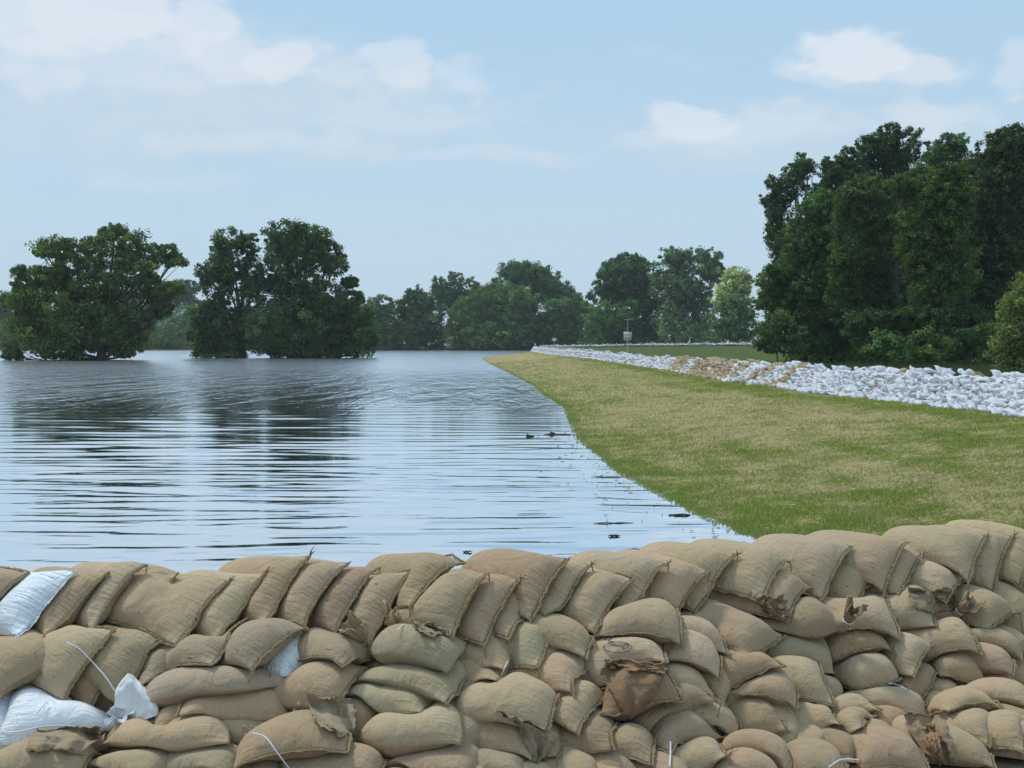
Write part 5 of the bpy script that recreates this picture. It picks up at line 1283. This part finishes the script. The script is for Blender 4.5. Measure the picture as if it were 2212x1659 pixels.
for i, (x, top_, lab) in enumerate([(430, 700, 'shaded tree deep in the wood behind its left flank'), (680, 480, 'shaded tree deep in the wood left of its middle'), (930, 380, 'shaded tree deep in the wood below the highest twiggy top'), (1180, 380, 'shaded tree deep in the wood behind the yellow-tinged tree'),
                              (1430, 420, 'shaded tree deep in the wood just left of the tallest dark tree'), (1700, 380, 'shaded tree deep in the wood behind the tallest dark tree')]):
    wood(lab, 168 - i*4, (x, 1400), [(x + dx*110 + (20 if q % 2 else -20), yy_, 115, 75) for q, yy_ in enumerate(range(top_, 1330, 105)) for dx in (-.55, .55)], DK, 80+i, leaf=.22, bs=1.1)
for (lab, Y, x, bl, col, sd_) in [('dark shrub filling the foot of the wood at its left', 121, 640, [(560,1180,110,60),(680,1200,100,70),(560,1280,120,60),(700,1300,110,60),(620,1350,130,40)], DK, 61),
    ('rounded shrub at the left corner of the wood beside the open field', 112, 300, [(330,1190,90,60),(240,1260,80,50),(380,1270,90,60),(260,1340,80,45),(380,1350,90,40)], (.115,.19,.07), 62),
    ('light green shrub behind the wall, left one of the pale pair', 98, 950, [(900,1280,50,32),(960,1320,75,42),(880,1370,80,40),(1000,1390,80,38)], (.13,.22,.07), 63),
    ('light green shrub behind the wall, right one of the pale pair', 98, 1180, [(1180,1290,80,40),(1120,1330,65,45),(1240,1340,65,50),(1180,1390,110,40)], (.125,.21,.065), 64),
    ('low dark shrub between the pale shrubs and the yellow bush', 100, 1400, [(1380,1300,70,60),(1440,1370,80,45),(1350,1390,70,35),(1480,1280,60,70)], DK, 65),
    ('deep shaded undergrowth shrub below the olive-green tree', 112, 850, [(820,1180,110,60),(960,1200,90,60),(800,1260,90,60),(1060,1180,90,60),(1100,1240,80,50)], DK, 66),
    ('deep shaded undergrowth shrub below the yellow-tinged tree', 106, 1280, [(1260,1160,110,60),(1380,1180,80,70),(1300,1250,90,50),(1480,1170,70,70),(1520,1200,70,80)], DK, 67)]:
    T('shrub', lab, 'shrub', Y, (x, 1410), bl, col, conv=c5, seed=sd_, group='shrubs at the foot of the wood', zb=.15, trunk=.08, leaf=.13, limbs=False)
T('bush', 'olive-yellow bush rising behind the wall at the right edge of the photo', 'bush', 70, (1700, 1480), [(1770,960,40,45),(1730,1030,60,50),(1690,1100,70,55),(1790,1110,60,80),(1650,1190,75,60),(1740,1220,80,70),(1630,1290,80,60),(1730,1320,90,60),(1640,1390,90,50),(1750,1410,90,50),(1820,1300,50,100),(1650,1450,80,30)], (.22,.26,.085), conv=c5, seed=70, zb=.15, trunk=.12, leaf=.075, fuzz=.25)
print('leaves', nl)
# tall weeds along the foot of the wood
g = np.random.default_rng(31); NW = 26000
yy = g.uniform(62, 112, NW); px = g.uniform(1600, 2260, NW); xx = (px-1106)/FPX*yy; k = xx > xc(yy)+8; xx, yy = xx[k], yy[k]; NW = len(xx)
hh = g.uniform(.25, .75, NW)*(1+.5*fbm(xx, yy, .3, 61, 2)); z = height(xx, yy)
P0 = np.stack([xx, yy, z-.03], 1); sd = np.stack([np.ones(NW), np.zeros(NW), np.zeros(NW)], 1)*.022; tp = P0 + np.stack([g.normal(0, .10, NW), g.normal(0, .1, NW), hh], 1)
Vb = np.stack([P0-sd, P0+sd, tp], 1); cg = np.array([.075, .105, .035])*g.uniform(.6, 1.6, (NW, 1)); br = g.random(NW) < .12; cg[br] = np.array([.26, .19, .11])
me = new_mesh('tall_grass', Vb.reshape(-1, 3), np.arange(NW*3).reshape(-1, 3)); vcol(me, 'col', np.repeat(cg, 3, 0)); tag(link('tall_grass', me, M_GRASS), kind='stuff', label='tall weeds growing between the white wall and the wood')
# ------------------------------------------------------------------ haze
mh = bpy.data.materials.new('haze'); mh.use_nodes = True; nh = mh.node_tree; nh.nodes.clear()
ho = nh.nodes.new('ShaderNodeOutputMaterial'); pv = nh.nodes.new('ShaderNodeVolumePrincipled')
pv.inputs['Color'].default_value = (.86, .93, .98, 1); pv.inputs['Density'].default_value = HAZE_D; pv.inputs['Anisotropy'].default_value = .2
nh.links.new(pv.outputs[0], ho.inputs['Volume'])
mb = MB(); mb.box((0, 545, 22), (2300, 1360, 50)); hz = mb.build('haze', mh, None, False); tag(hz, kind='stuff', label='thin bluish haze in the air over water and trees')
